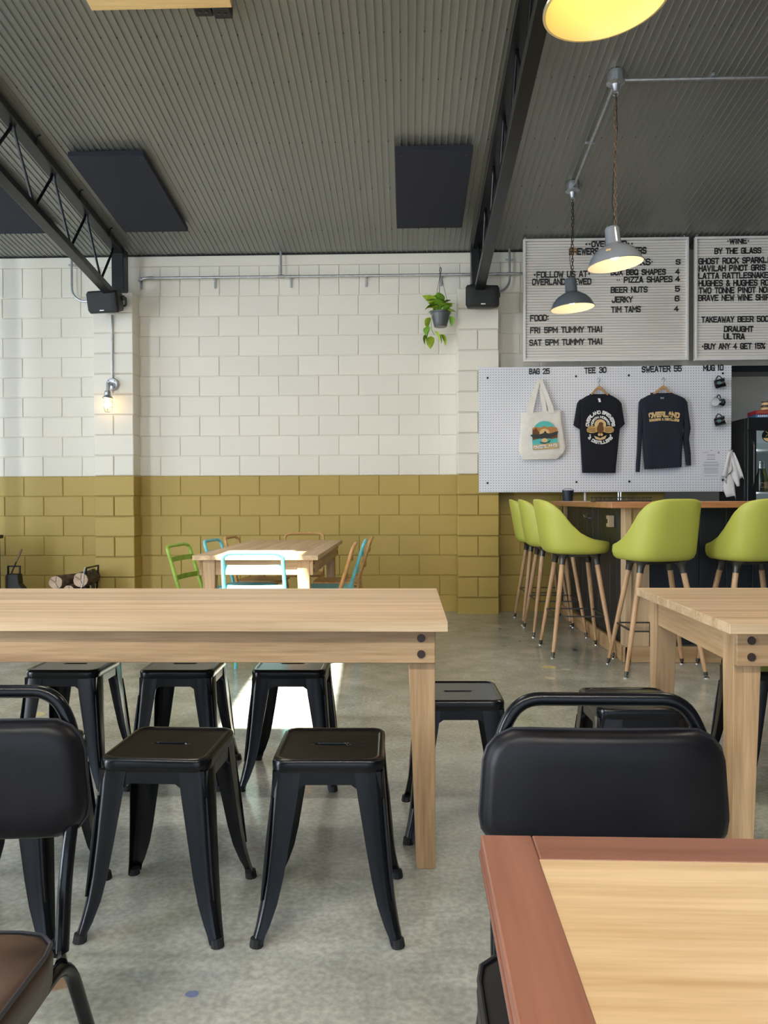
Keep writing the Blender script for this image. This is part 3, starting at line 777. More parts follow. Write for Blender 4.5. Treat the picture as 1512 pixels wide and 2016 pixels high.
MB().tube([d.normalized() * .05, d - d.normalized() * .05], .0125, 8).build('pipe', m_galv, cc)
MB().tube([(.05, 0, 0), (2.2, 0, 0)], .0125, 8).build('pipe', m_galv, cc)
for k in (.53,): MB().box(d * k + Vector((0, 0, .012)), (.075, .02, .018)).build('saddle_clip', m_galv, cc, bevel=.003)
for x in (.62, 1.5): MB().box((x, 0, .012), (.02, .075, .018)).build('saddle_clip', m_galv, cc, bevel=.003)
# the near pendant at the top of the frame
pb = thing('pendant_lamp', 'cream enamel pendant lamp glowing yellow at the top of the frame', 'lamp', (.598, 2.33, 2.595), 0, 'enamel pendant lamps')
R_ = Matrix.Rotation(-.10, 4, 'Y')
MB().lathe([(.002, .245), (.040, .243), (.046, .235), (.050, .140), (.085, .112), (.130, .082), (.160, .045), (.176, .004), (.186, 0), (.186, -.006)], 56, R_).build('shade', m_enamel, pb)
m_reflect = M('yellow_reflector', (.86, .68, .30), .3)
MB().lathe([(.186, -.006), (.178, -.007), (.174, -.001), (.158, .04), (.128, .078), (.084, .107), (.04, .125), (.001, .137)], 56, R_).build('reflector', m_reflect, pb)
MB().lathe([(.001, .106), (.012, .10), (.026, .075), (.030, .055), (.022, .034), (.001, .028)], 18, R_).build('bulb', m_bulb, pb)
stuff(chain_mesh(roof_z(2.33) - 2.595 - .27).build('chain', m_darkchain, pb, loc=(0, 0, roof_z(2.33) - 2.595 - .02)))

# ================================================================== tables
def oak_table(label, x0, x1, y0, y1, h=.76, planks=7, along='x', legs=True):
    cx, cy = (x0 + x1) / 2, (y0 + y1) / 2; lx, ly = x1 - x0, y1 - y0
    t = thing('wooden_table', label, 'table', (cx, cy, 0), 0, 'oak tables')
    if along == 'y': lx, ly = ly, lx; t.rotation_euler = (0, 0, PI / 2)
    th_, ah, lw, ov = .030, .100, .080, .036
    pw = ly / planks; first = None
    for k in range(planks):
        y = -ly / 2 + pw * (k + .5)
        if first is None: first = o = MB().box((0, 0, 0), (lx, pw + .0004, th_), ch=.0012).build('plank', m_tabletop, t, smooth=0)
        else: o = inst(first, t)
        o.location = (0, y, h - th_ / 2)
    bx, by = lx / 2 - ov, ly / 2 - ov
    ap = None
    for sy in (-1, 1):
        o = MB().box((0, 0, 0), (2 * bx, .022, ah)).build('apron', m_tableside, t, bevel=.002, loc=(0, sy * (by - .011), h - th_ - ah / 2))
        for sx in (-1, 1):
            for dz in (-.023, .025):
                dw = MB().cyl((0, 0, 0), (0, sy * .004, 0), .0125, .0115, 18).build('dowel', m_dowel, o, loc=(sx * (bx - .042), sy * .011, dz))
    for sx in (-1, 1):
        MB().box((0, 0, 0), (.022, 2 * by - 2 * lw - .03, ah)).build('end_apron', m_tableend, t, bevel=.002, loc=(sx * (bx - .018), 0, h - th_ - ah / 2))
        for sy in (-1, 1):
            # leg: tapers on its inner faces
            zt = h - th_ - .001; ox, oy = sx * bx, sy * (by - .0225)
            def sq(w, z):
                xs = sorted((ox, ox - sx * w)); ys = sorted((oy, oy - sy * w))
                return [Vector((xs[0], ys[0], z)), Vector((xs[1], ys[0], z)), Vector((xs[1], ys[1], z)), Vector((xs[0], ys[1], z))]
            MB().rings([sq(.058, 0), sq(lw, zt - ah), sq(lw, zt)]).build('leg', m_tableleg, t, bevel=.002)
    return t
oak_table('long oak table running out of the left frame edge, black stools around it', -2.05, .121, 2.255, 3.10)
oak_table('oak table at the right frame edge, before the green bar stools', .925, 3.0, 2.225, 3.12)
oak_table('oak table by the back wall with painted tube chairs, partly sunlit', -1.385, -.57, 4.93, 6.82, along='y')

# near table: pale top with a red hardwood edge
nx0, nx1, ny0, ny1, nh = .0, 1.0, .0, .78, .75
tb = thing('dining_table', 'pale veneered table with red hardwood edging in the near right corner', 'table', (.0805, .845, 0), math.radians(-.6))
W_, D_, T_ = 1.15, .74, .034
bw = .056
MB().box((W_ / 2, -D_ / 2, nh - T_ / 2 - .0005), (W_ - 2 * bw + .002, D_ - 2 * bw + .002, T_ - .001)).build('veneer_top', m_laminate, tb, smooth=0)
def edge_ring(x, z): return (x, z)
for nm, c, s, mt in (('end_edging', (bw / 2, -D_ / 2, 0), (bw, D_, T_), m_redwood), ('end_edging', (W_ - bw / 2, -D_ / 2, 0), (bw, D_, T_), m_redwood),
                     ('long_edging', (W_ / 2, -bw / 2, 0), (W_ - 2 * bw, bw, T_), m_redwoodx), ('long_edging', (W_ / 2, -D_ + bw / 2, 0), (W_ - 2 * bw, bw, T_), m_redwoodx)):
    e = MB().box((0, 0, 0), s).build(nm, mt, tb, loc=(c[0], c[1], nh - T_ / 2))
    b = e.modifiers.new('bevel', 'BEVEL'); b.width = .0022; b.segments = 3; b.limit_method = 'ANGLE'
    if nm == 'end_edging' and c[0] < .2:
        MB().box((-.0285, 0, -.001), (.003, D_ - .012, .008)).build('edge_bead', m_redwood, e, bevel=.001)
for (x, y) in ((.30, -.37), (.85, -.37)):
    MB().cyl((x, y, .02), (x, y, nh - T_), .032, None, 16).build('pedestal', m_blacksteel, tb)
    MB().box((x, y, .012), (.07, .56, .024)).build('foot', m_blacksteel, tb, bevel=.005)

# ================================================================== black metal stools
def make_stool(label):
    t = thing('metal_stool', label, 'stool', (0, 0, 0), 0, 'black metal stools')
    n = 64; R = []
    H_ = .457
    def slot(z, k=1.0):
        out = []
        for j in range(n):
            a = 2 * PI * j / n; x, y = .036 * k * math.cos(a), .036 * k * math.sin(a)
            hx, r = .036 * k, .0095 * k
            X = max(-hx + 0, min(hx, 1.6 * x)); Y = r * math.sin(a) if abs(X) >= hx * .999 else math.copysign(r, math.sin(a)) * min(1, abs(math.sin(a)) * 6)
            X2 = X if abs(X) < hx * .999 else math.copysign(hx + r * (1 - (Y / r) ** 2) ** .5 * .9, X)
            out.append(Vector((X2, Y, z)))
        return out
    seat = [rrect(.142, .142, .03, n, H_ - .034), rrect(.1435, .1435, .03, n, H_ - .032), rrect(.1445, .1445, .032, n, H_ - .012), rrect(.1425, .1425, .032, n, H_ - .004),
            rrect(.137, .137, .03, n, H_), rrect(.130, .130, .028, n, H_), rrect(.1265, .1265, .026, n, H_ - .003), rrect(.123, .123, .025, n, H_ - .0035), rrect(.119, .119, .025, n, H_ - .0035), slot(H_ - .0035, 1.3),
            slot(H_ - .0035, 1.12), slot(H_ - .006), slot(H_ - .014)]
    MB().rings(seat, False, False).build('seat', m_blackgloss, t, smooth=40)
    MB().rings([rrect(.134, .134, .026, n, H_ - .034), rrect(.134, .134, .026, n, H_ - .016)], True, True).build('seat_underside', m_blackgloss, t, smooth=40)
    # skirt under the seat: four aprons with raked lower corners
    for k in range(4):
        a = k * PI / 2
        Rz = Matrix.Rotation(a, 4, 'Z')
        poly = [(-.142, H_ - .030), (.142, H_ - .030), (.142, H_ - .115), (.088, H_ - .082), (.062, H_ - .064), (-.062, H_ - .064), (-.088, H_ - .082), (-.142, H_ - .115)]
        poly = [(x * .96, z) for x, z in poly]
        MB().prism(poly, -.1415, -.1385, Rz).build('skirt', m_blackgloss, t, smooth=0)
        MB().tube([Rz @ Vector((-.125, -.135, H_ - .085)), Rz @ Vector((-.02, -.10, H_ - .05))], .004, 6).build('brace', m_blackgloss, t)
    # legs: folded sheet, wide at the top, drawn in towards the foot, kicked out at the bottom
    for k in range(4):
        Rz = Matrix.Rotation(k * PI / 2, 4, 'Z')
        rings = []
        for (z, c, w, rc) in ((H_ - .032, .1425, .074, .022), (.36, .1475, .070, .022), (.25, .156, .060, .021), (.16, .164, .052, .020), (.10, .171, .045, .018), (.05, .180, .036, .015), (.028, .1855, .031, .014), (.008, .189, .029, .014)):
            th_ = .0028
            out = [(c - w, -c), (c - rc, -c), (c - rc * .29, -c + rc * .29), (c, -c + rc), (c, -c + w)]
            inn = [(c - th_, -c + w), (c - th_, -c + rc), (c - rc * .35 - th_, -c + rc * .35 + th_), (c - rc, -c + th_), (c - w, -c + th_)]
            rings.append([Rz @ Vector((x, y, z)) for x, y in out + inn])
        lg = MB().rings(rings[::-1]).build('leg', m_blackgloss, t, smooth=50)
        # pressed rib down the outer corner
        pts = [(.146, .36), (.155, .26), (.163, .17), (.170, .11)]
        MB().tube([Rz @ Vector((c - .004, -c + .004, z)) for c, z in pts], [.003, .0055, .0055, .003], 6).build('pressed_rib', m_blackgloss, lg)
        MB().tube([Rz @ Vector((.176, -.176, .020)), Rz @ Vector((.178, -.178, 0))], [.0165, .0175], 10).build('rubber_foot', m_rubber, lg)
    return t
s0 = make_stool('black metal stool before the long table, right beside its front leg')
s0.location = (-.205, 2.082, 0); s0.rotation_euler = (0, 0, math.radians(1.0))
for label, x, y, rz in (
        ('black metal stool before the long table, left of the stool by the leg', -.648, 2.082, -2.0),
        ('black metal stool half hidden behind the brown-seated chair', -1.073, 2.06, -1.0),
        ('black metal stool under the long table, nearest the left frame edge', -1.355, 3.095, 0.0),
        ('black metal stool under the long table, middle of the far row', -.905, 3.10, 1.0),
        ('black metal stool under the long table, standing in the patch of sun', -.463, 3.105, 0.5),
        ('black metal stool sticking out just right of the long table leg', .177, 2.665, 1.0),
        ('black metal stool seen over the back of the black vinyl chair', .745, 2.575, 1.5),
        ('black metal stool behind the right table leg, cut off by it', 1.447, 3.10, 0.0)):
    dup(s0, label, (x, y, 0), math.radians(rz))

# ================================================================== vinyl chairs in front
def vinyl_chair(label, x, y, rz, m_seat, m_back):
    """faces -y; origin under the middle of the backrest"""
    t = thing('vinyl_chair', label, 'chair', (x, y, 0), rz, 'padded tube chairs')
    tr = .0115
    # back frame: an upside down U, running on into the rear legs
    pts = [(-.180, -.05, .378), (-.180, -.034, .50), (-.174, .020, .60), (-.170, .030, .72), (-.135, .032, .787), (.135, .032, .787), (.170, .030, .72), (.174, .020, .60), (.180, -.034, .50), (.180, -.05, .378)]
    MB().tube(fillet(pts, .055, 7), tr, 12).build('back_frame', m_blackgloss, t)
    # backrest pad: rounded, slightly dished, wider below
    n = 56; rings = []
    def pad(k, yoff, grow=0.0):
        out = []
        for p in rrect(.198 + grow, .099 + grow, .055, n):
            x_ = p.x * k; z_ = p.y * k; w = 1 + .035 * (-z_ / .1)
            out.append(Vector((x_ * w, yoff + .35 * x_ * x_, .645 + z_)))
        return out
    for k, yo in ((.55, -.0315), (.80, -.0305), (.92, -.026), (.98, -.017), (1.0, -.004), (.985, .008), (.93, .016), (.8, .018), (.4, .018)):
        rings.append(pad(k, yo))
    MB().rings(rings, flip=True).build('backrest', m_back, t, smooth=60)
    pp = pad(1.002, .002)
    MB().tube(pp, .0035, 6, closed=True, caps=False).build('backrest_piping', m_pipe, t)
    # seat cushion, its far edge just in front of the back frame
    sx_, sy_ = .226, .205; c = (0, -.145 - sy_)
    R = [rrect(sx_ * .96, sy_ * .96, .05, n, .396, c), rrect(sx_, sy_, .055, n, .404, c), rrect(sx_ + .002, sy_ + .002, .055, n, .448, c), rrect(sx_ - .002, sy_ - .002, .055, n, .461, c),
         rrect(sx_ - .012, sy_ - .012, .05, n, .4665, c), rrect(sx_ * .7, sy_ * .7, .05, n, .472, c), rrect(sx_ * .2, sy_ * .2, .03, n, .474, c)]
    st_ = MB().rings(R).build('seat', m_seat, t, smooth=50)
    MB().tube(rrect(sx_ - .001, sy_ - .001, .055, n, .463, c), .0035, 6, closed=True, caps=False).build('seat_piping', m_pipe, st_)
    # side rails bending down into the front legs
    for s in (-1, 1):
        MB().tube(fillet([(s * .226, .06, .01), (s * .194, -.065, .378), (s * .194, -.50, .378), (s * .210, -.58, .01)], .06, 7), tr, 12).build('side_frame', m_blackgloss, t)
        for q in ((s * .210, -.58, 0), (s * .226, .06, 0)): MB().cyl(q, (q[0], q[1], .022), .0145, None, 10).build('rubber_foot', m_rubber, t)
    MB().tube([(-.192, -.25, .384), (.192, -.25, .384)], tr * .8, 8).build('cross_rail', m_blackgloss, t)
    MB().tube([(-.194, -.085, .378), (-.180, -.05, .378), (.180, -.05, .378), (.194, -.085, .378)], tr * .9, 8).build('rear_rail', m_blackgloss, t)
    return t
vinyl_chair('black vinyl padded chair tucked in at the near table', .322, 1.25, math.radians(0.0), m_leather, m_leather)
vinyl_chair('worn chair with brown vinyl seat at the lower left corner', -.750, 1.285, math.radians(1.0), m_brownleather, m_leather)

# ================================================================== the bar
BX, BY = 1.475, 5.275
bar = thing('bar_cabinet', 'navy-black panelled bar with pale timber corner posts and plinth', 'bar', (BX, BY, 0))
TOPZ = 1.098; TT = .043
ZB = TOPZ - TT
# side face (x = BX) and front face (y = BY) are boarded one by one
bw_ = .178; k = 0; y = .115
bsd = None
while y < 2.1:
    if bsd is None: bsd = o = MB().box((0, 0, 0), (.02, bw_ - .004, ZB - .12), ch=.002).build('board', m_navy, bar, smooth=0)
    else: o = inst(bsd, bar)
    o.location = (.045, y + bw_ / 2, .12 + (ZB - .12) / 2); y += bw_
x = .17; bsf = None
while x < 3.3:
    if bsf is None: bsf = o = MB().box((0, 0, 0), (bw_ - .004, .02, ZB - .12), ch=.002).build('front_board', m_navy, bar, smooth=0)
    else: o = inst(bsf, bar)
    o.location = (x + bw_ / 2, .045, .12 + (ZB - .12) / 2); x += bw_
MB().box((1.7, .5, .55), (3.2, .8, .06)).build('inner_shelf', m_navy, bar, smooth=0)
MB().box((.115, .06, ZB / 2), (.135, .09, ZB)).build('corner_post', m_barpost, bar, bevel=.003)
MB().box((.035, .055, ZB / 2), (.045, .11, ZB)).build('side_post', m_barpost, bar, bevel=.003)
MB().box((.04, 2.03, ZB / 2), (.05, .09, ZB)).build('side_post', m_barpost, bar, bevel=.003)
MB().box((.012, 1.06, .055), (.024, 2.10, .11)).build('side_plinth', m_plinthy, bar, bevel=.003)
MB().box((1.75, .012, .055), (3.5, .024, .11)).build('front_plinth', m_plinth, bar, bevel=.003)
q = atY(1193, 1015, 5.55)
sk = MB().box((.012, .38, ZB - .10), (.045, .06, .085)).build('socket_box', m_barpost, bar, bevel=.004)
MB().box((-.0125, .02, 0), (.004, .02, .03)).build('socket_face', m_plastic, sk, smooth=0, loc=(0, .36, ZB - .10))
hk_ = MB()
hk_.tube([(.03, 1.12, ZB - .09), (0, 1.12, ZB - .09), (-.012, 1.12, ZB - .07)], .006, 6)
hk_.build('coat_hook', m_chrome, bar)
hk2 = MB(); hk2.tube([(.03, 1.05, ZB - .10), (0, 1.04, ZB - .09), (-.012, 1.0, ZB - .06)], .006, 6); hk2.build('coat_hook', m_chrome, bar)
wt = thing('bar_worktop', 'reddish timber worktop running along the bar', 'worktop', (BX, BY, ZB))
OVX, OVY = .115, .13
MB().box((1.72, .16, TT / 2), (3.67, .58, TT), ch=.004).build('front_slab', m_bartop, wt, smooth=0)
MB().box((.18, 1.275, TT / 2), (.59, 1.65, TT), ch=.004).build('return_slab', m_bartopy, wt, smooth=0)
# things standing on the bar
dt = thing('drip_tray', 'black wire drip tray on the bar under the pegboard', 'tray', (2.22, 6.55, TOPZ - .3))
TR = BX + .24
dt.location = (BX + .13, 7.02, TOPZ)
dt.location = atY(1222, 985, 5.62); dt.location.z = TOPZ
dtp = MB().box((0, 0, .004), (.40, .16, .008)).build('base', m_plastic, dt, bevel=.002)
for s in (-1, 1): MB().tube([(-.2, s * .075, .028), (.2, s * .075, .028)], .003, 6).build('rim_wire', m_plastic, dt)
for k in range(14):
    x = -.19 + k * .38 / 13
    MB().tube(fillet([(x, -.075, .006), (x, -.075, .028), (x, .075, .028), (x, .075, .006)], .008, 3), .002, 5).build('cross_wire', m_plastic, dt)
bkp = atY(1118, 980, 7.2)
bk = thing('bucket', 'dark blue bucket standing on the bar by the back wall', 'bucket', (bkp.x, 7.2, TOPZ))
MB().lathe([(0, 0), (.045, 0), (.053, .085), (.054, .10), (.050, .10), (.045, .01), (0, .008)], 20).build('body', m_bucket, bk)
MB().tube([(.055 * math.cos(a), -.01, .095 + .02 * math.sin(a)) for a in [PI * j / 10 for j in range(11)]], .0025, 5).build('handle', m_gunmetal, bk)
for px, r, m_, lab in ((1152, .0115, m_boardframe, 'thin white post behind the bar, below the pegboard'), (1217.5, .0075, m_chrome, 'left one of two thin chrome pipes under the pegboard'), (1222.5, .0075, m_chrome, 'right one of two thin chrome pipes under the pegboard')):
    p = atY(px, 975, 7.52)
    pt = thing('support_post', lab, 'post', (p.x, p.y, 0), 0, 'posts below the pegboard')
    hgt = 1.6
    MB().tube([(0, 0, .006), (0, 0, hgt)], r, 12).build('pole', m_, pt)
    MB().lathe([(0, 0), (r * 1.25, 0), (r * 1.25, .005), (0, .006)], 16).build('flange', m_, pt)

# ================================================================== green bar stools
def make_bar_stool(label):
    """faces +y; shell on four splayed beech legs"""
    t = thing('bar_stool', label, 'stool', (0, 0, 0), 0, 'green bar stools')
    zb = .722
    n = 72; hw, hd = .232, .228
    def foot(a, k):                                   # plan outline, a=0 at the front (+y), pi at the back
        s, c = math.sin(a), math.cos(a)
        e = .62
        x = hw * math.copysign(abs(s) ** e, s); y = hd * math.copysign(abs(c) ** e, c)
        if y > 0: x *= 1 - .10 * (y / hd) ** 2
        return x * k, y * k
    def height(a):
        u = 1 - abs(a - PI) / PI                       # 1 at the back, 0 at the front
        x, y = foot(a, 1); d = (y + hd) / (2 * hd)
        T = ((0, 1.0), (.10, .985), (.16, .94), (.24, .83), (.34, .62), (.44, .455), (.54, .36), (.70, .285), (.9, .24), (1.0, .215))
        for (d0, h0), (d1, h1) in zip(T, T[1:]):
            if d <= d1: hh = h0 + (h1 - h0) * (d - d0) / (d1 - d0); break
        if d < .3: hh -= .13 * (abs(x) / hw) ** 5 * (1 - d / .3)      # rounded top corners of the back
        return .395 * hh
    cols = []
    for j in range(n):
        a = 2 * PI * j / n
        x1, y1 = foot(a, 1.0); h = height(a); tall = max(0, (h - .085) / .31)
        nx, ny = x1 / math.hypot(x1, y1), y1 / math.hypot(x1, y1)
        def P(k, z, lean=0.0):
            x, y = foot(a, k); f = z / .39
            y2 = y - (.070 * f if y1 < .1 else .070 * f * max(0, (.222 - y1) / .122)) * (1 if tall > .02 else tall * 50)
            x2 = x * (1 - .05 * f * tall) if tall > 0 else x
            return Vector((x2, y2, zb + z))
        col = [P(.30, .0), P(.72, .0), P(.88, .006), P(.96, .022), P(1.0, .05)]
        for i in range(1, 6): col.append(P(1.0, .05 + (h - .05 - .018) * i / 5 if h > .07 else .05 + .02 * i / 5))
        col += [P(.985, h - .004), P(.955, h), P(.91, h - .006), P(.885, h - .022)]
        zi = .078
        for i in range(1, 5): col.append(P(.885 - .02 * i / 4, (h - .022) + (zi + .012 - (h - .022)) * i / 4 if h - .022 > zi + .012 else h - .022))
        col += [P(.78, min(h - .012, zi)), P(.5, min(h - .012, zi - .004)), P(.15, min(h - .012, zi - .006))]
        cols.append(col)
    m_ = len(cols[0])
    rings = [[cols[j][i] for j in range(n)] for i in range(m_)]
    MB().rings(rings, flip=True).build('seat_shell', m_lime, t, smooth=60)
    MB().box((0, 0, zb - .012), (.20, .18, .022)).build('seat_plate', m_gunmetal, t, bevel=.004)
    for sx in (-1, 1):
        for sy in (-1, 1):
            a = Vector((sx * .125, sy * .115, zb - .004)); b = Vector((sx * .250, sy * .213, .0))
            d = (b - a)
            def on(f): return a + d * f
            lg = MB().tube([on(.085), on(.5), on(.95)], [.0185, .0165, .0125], 14).build('leg', m_beech, t)
            MB().tube([on(.0) , on(.02), on(.05), on(.10)], [.045, .030, .0225, .0205], 14).build('leg_socket', m_gunmetal, lg)
            MB().tube([on(.945), on(.978)], [.0135, .0125], 12).build('ferrule', m_gunmetal, lg)
            MB().tube([on(.976), on(.988)], [.006, .006], 8).build('glide_stem', m_chrome, lg)
            MB().lathe([(0, .014), (.008, .012), (.018, .004), (.018, 0), (0, 0)], 14, Matrix.Translation((b.x - d.x * .008, b.y - d.y * .008, 0))).build('glide', m_chrome, lg)
    f = 1 - .285 / zb
    fx, fy = .125 + .125 * f, .115 + .098 * f
    for sy in (-1, 1): MB().box((0, sy * fy, .285), (2 * fx, .010, .010)).build('footrest', m_gunmetal, t, smooth=0)
    for sx in (-1, 1): MB().box((sx * fx, 0, .285), (.010, 2 * fy, .010)).build('footrest', m_gunmetal, t, smooth=0)
    return t
g0 = make_bar_stool('green bar stool at the corner of the bar front, seen from behind')
g0.location = (1.615, 5.035, 0)
def swivel(t, deg, sx=0.0):
    for o in [c for c in t.children if c.name.startswith('seat_')]: o.rotation_euler = (0, 0, math.radians(deg)); o.location = (sx, 0, 0)
others = [dup(g0, l, (x, y, 0), math.radians(rz)) for l, x, y, rz in (
    ('green bar stool cut by the right frame edge', 2.215, 5.035, 0),
    ('green bar stool on the bar side, nearest the camera', 1.238, 5.67, -90),
    ('green bar stool on the bar side, middle of three', 1.238, 6.48, -90),
    ('green bar stool on the bar side, closest to the yellow wall', 1.238, 7.06, -90))]
bpy.context.view_layer.update()
swivel(g0, 18, -.022); swivel(others[0], 13, -.015); swivel(others[1], 4); swivel(others[2], -2); swivel(others[3], -3)

# ================================================================== painted tube chairs at the far table
def make_tube_chair(name_label, mat, seat_mat):
    """faces +y, back at -y"""
    t = thing('tube_chair', name_label, 'chair', (0, 0, 0), 0, 'painted tube chairs')
    r = .0125
    pts = [(-.19, -.235, 0), (-.187, -.150, .45), (-.182, -.228, .70), (-.178, -.255, .785), (-.14, -.268, .802), (.14, -.268, .802), (.178, -.255, .785), (.182, -.228, .70), (.187, -.150, .45), (.19, -.235, 0)]
    MB().tube(fillet(pts, .05, 6), r, 10).build('back_frame', mat, t)
    for z, yb, w in ((.71, -.226, .18), (.585, -.19, .183)):
        n = 12; v = []
        for i in range(n + 1):
            x = -w + 2 * w * i / n; y = yb - .028 * (1 - (x / w) ** 2)
            v += [(x, y, z - .018), (x, y, z + .018), (x, y + .004, z + .018), (x, y + .004, z - .018)]
        MB().rings([v[i * 4:i * 4 + 4] for i in range(n + 1)]).build('back_slat', mat, t)
    c = (0, .02)
    MB().rings([rrect(.19, .19, .06, 40, .437, c), rrect(.195, .195, .06, 40, .445, c), rrect(.19, .19, .06, 40, .455, c), rrect(.12, .12, .05, 40, .449, c)]).build('seat', seat_mat, t)
    for s in (-1, 1):
        MB().tube(fillet([(s * .187, -.165, .43), (s * .185, .10, .432), (s * .185, .175, .43), (s * .195, .225, 0)], .05), r, 10).build('front_leg', mat, t)
    MB().tube([(-.19, .205, .18), (.19, .205, .18)], .007, 8).build('stretcher', mat, t)
    MB().tube([(-.188, -.205, .18), (.188, -.205, .18)], .007, 8).build('stretcher', mat, t)
    return t
m_blackseat = M('black_seat_pad', (.03, .035, .04), .4)
cb = make_tube_chair('sky-blue tube chair at the near end of the far table, in sunlight', m_blue, m_blackseat); cb.location = (-.93, 4.83, 0); cb.rotation_euler = (0, 0, math.radians(2))
for lab, mat, x, y, rz in (('lime-green tube chair left of the far table', m_green, -1.36, 5.36, -98),
                           ('sky-blue tube chair left of the far table, beyond the green one', m_blue, -1.27, 5.98, -96),
                           ('tan tube chair left of the far table, furthest along', m_orange, -1.23, 6.47, -94),
                           ('tan tube chair at the far end of the far table, by the wall', m_orange, -.96, 6.95, 180),
                           ('tan tube chair right of the far table, nearest the camera', m_orange, -.63, 5.42, 92),
                           ('sky-blue tube chair right of the far table, between two tan ones', m_blue, -.58, 5.86, 92),
                           ('tan tube chair right of the far table, furthest along', m_orange, -.55, 6.36, 91)):
    c = make_tube_chair(lab, mat, mat if mat != m_blue else m_blue); c.location = (x, y, 0); c.rotation_euler = (0, 0, math.radians(rz))

# ================================================================== lettering
G = {
 'A': [[(0, 0), (1.7, 6), (2.3, 6), (4, 0)], [(.6, 1.7), (3.4, 1.7)]],
 'B': [[(0, 0), (0, 6), (3.1, 6), (4, 5.2), (4, 4), (3.2, 3.1), (0, 3.1)], [(3.2, 3.1), (4, 2.2), (4, .8), (3.1, 0), (0, 0)]],
 'C': [[(4, 4.9), (4, 5.2), (3.1, 6), (.9, 6), (0, 5.2), (0, .8), (.9, 0), (3.1, 0), (4, .8), (4, 1.1)]],
 'D': [[(0, 0), (0, 6), (3.0, 6), (4, 5.1), (4, .9), (3.0, 0), (-.3, 0)]],
 'E': [[(4, 6), (0, 6), (0, 0), (4, 0)], [(0, 3.1), (3.3, 3.1)]],
 'F': [[(4, 6), (0, 6), (0, 0)], [(0, 3.1), (3.3, 3.1)]],
 'G': [[(4, 4.9), (4, 5.2), (3.1, 6), (.9, 6), (0, 5.2), (0, .8), (.9, 0), (4, 0), (4, 2.9), (2.2, 2.9)]],
 'H': [[(0, 0), (0, 6)], [(4, 0), (4, 6)], [(0, 3.1), (4, 3.1)]],
 'I': [[(2, 0), (2, 6)]],
 'J': [[(4, 6), (4, .8), (3.1, 0), (.9, 0), (0, .8), (0, 1.8)]],
 'K': [[(0, 0), (0, 6)], [(4, 6), (.4, 2.9)], [(1.2, 3.5), (4, 0)]],
 'L': [[(0, 6), (0, 0), (4, 0)]],
 'M': [[(0, 0), (0, 6), (2.5, 2.4), (5, 6), (5, 0)]],
 'N': [[(0, 0), (0, 6), (4, 0), (4, 6)]],
 'O': [[(.9, 0), (0, .8), (0, 5.2), (.9, 6), (3.1, 6), (4, 5.2), (4, .8), (3.1, 0), (.6, 0)]],
 'P': [[(0, 0), (0, 6), (3.1, 6), (4, 5.2), (4, 3.5), (3.1, 2.7), (0, 2.7)]],
 'Q': [[(.9, 0), (0, .8), (0, 5.2), (.9, 6), (3.1, 6), (4, 5.2), (4, .8), (3.1, 0), (.6, 0)], [(2.6, 1.4), (4.2, -.4)]],
 'R': [[(0, 0), (0, 6), (3.1, 6), (4, 5.2), (4, 3.6), (3.1, 2.8), (0, 2.8)], [(2.4, 2.8), (4, 0)]],
 'S': [[(4, 5.2), (3.1, 6), (.9, 6), (0, 5.2), (0, 3.9), (.9, 3.1), (3.1, 3.0), (4, 2.2), (4, .8), (3.1, 0), (.9, 0), (0, .8)]],
 'T': [[(0, 6), (4, 6)], [(2, 6), (2, 0)]],
 'U': [[(0, 6), (0, .8), (.9, 0), (3.1, 0), (4, .8), (4, 6)]],
 'V': [[(0, 6), (2, 0), (4, 6)]],
 'W': [[(0, 6), (1.1, 0), (2.5, 4.2), (3.9, 0), (5, 6)]],
 'X': [[(0, 0), (4, 6)], [(0, 6), (4, 0)]],
 'Y': [[(0, 6), (2, 2.9), (4, 6)], [(2, 2.9), (2, 0)]],
 'Z': [[(0, 6), (4, 6), (0, 0), (4, 0)]],
 '0': [[(.9, 0), (0, .8), (0, 5.2), (.9, 6), (3.1, 6), (4, 5.2), (4, .8), (3.1, 0), (.6, 0)]],
 '1': [[(1.2, 5.2), (2, 6), (2, 0)]],
 '2': [[(0, 4.7), (0, 5.2), (.9, 6), (3.1, 6), (4, 5.2), (4, 3.9), (0, 0), (4, 0)]],
 '3': [[(0, 5.2), (.9, 6), (3.1, 6), (4, 5.2), (4, 4), (3.1, 3.1), (1.4, 3.1)], [(3.1, 3.1), (4, 2.2), (4, .8), (3.1, 0), (.9, 0), (0, .8)]],
 '4': [[(3, 0), (3, 6), (0, 1.8), (4.2, 1.8)]],
 '5': [[(4, 6), (0, 6), (0, 3.2), (3.1, 3.6), (4, 2.8), (4, .8), (3.1, 0), (.9, 0), (0, .8)]],
 '6': [[(4, 5.2), (3.1, 6), (.9, 6), (0, 5.2), (0, .8), (.9, 0), (3.1, 0), (4, .8), (4, 2.4), (3.1, 3.2), (0, 3.2)]],
 '&': [[(4.2, 0), (.5, 4.4), (.5, 5.3), (1.2, 6), (2.3, 6), (2.9, 5.3), (2.9, 4.4), (.2, 2.2), (0, .8), (.9, 0), (2.5, 0), (4.2, 2.2)]],
 '%': [[(0, 0), (4.6, 6)], [(0, 4.4), (0, 6), (1.5, 6), (1.5, 4.4), (-.2, 4.4)], [(3.1, 0), (3.1, 1.6), (4.6, 1.6), (4.6, 0), (2.9, 0)]],
}
WID = {'I': 1.3, '1': 2.0, 'M': 5.0, 'W': 5.0, '%': 4.8, '&': 4.2, ' ': 2.6, '*': 2.6, '.': 1.2, ':': 1.0, '4': 4.2}
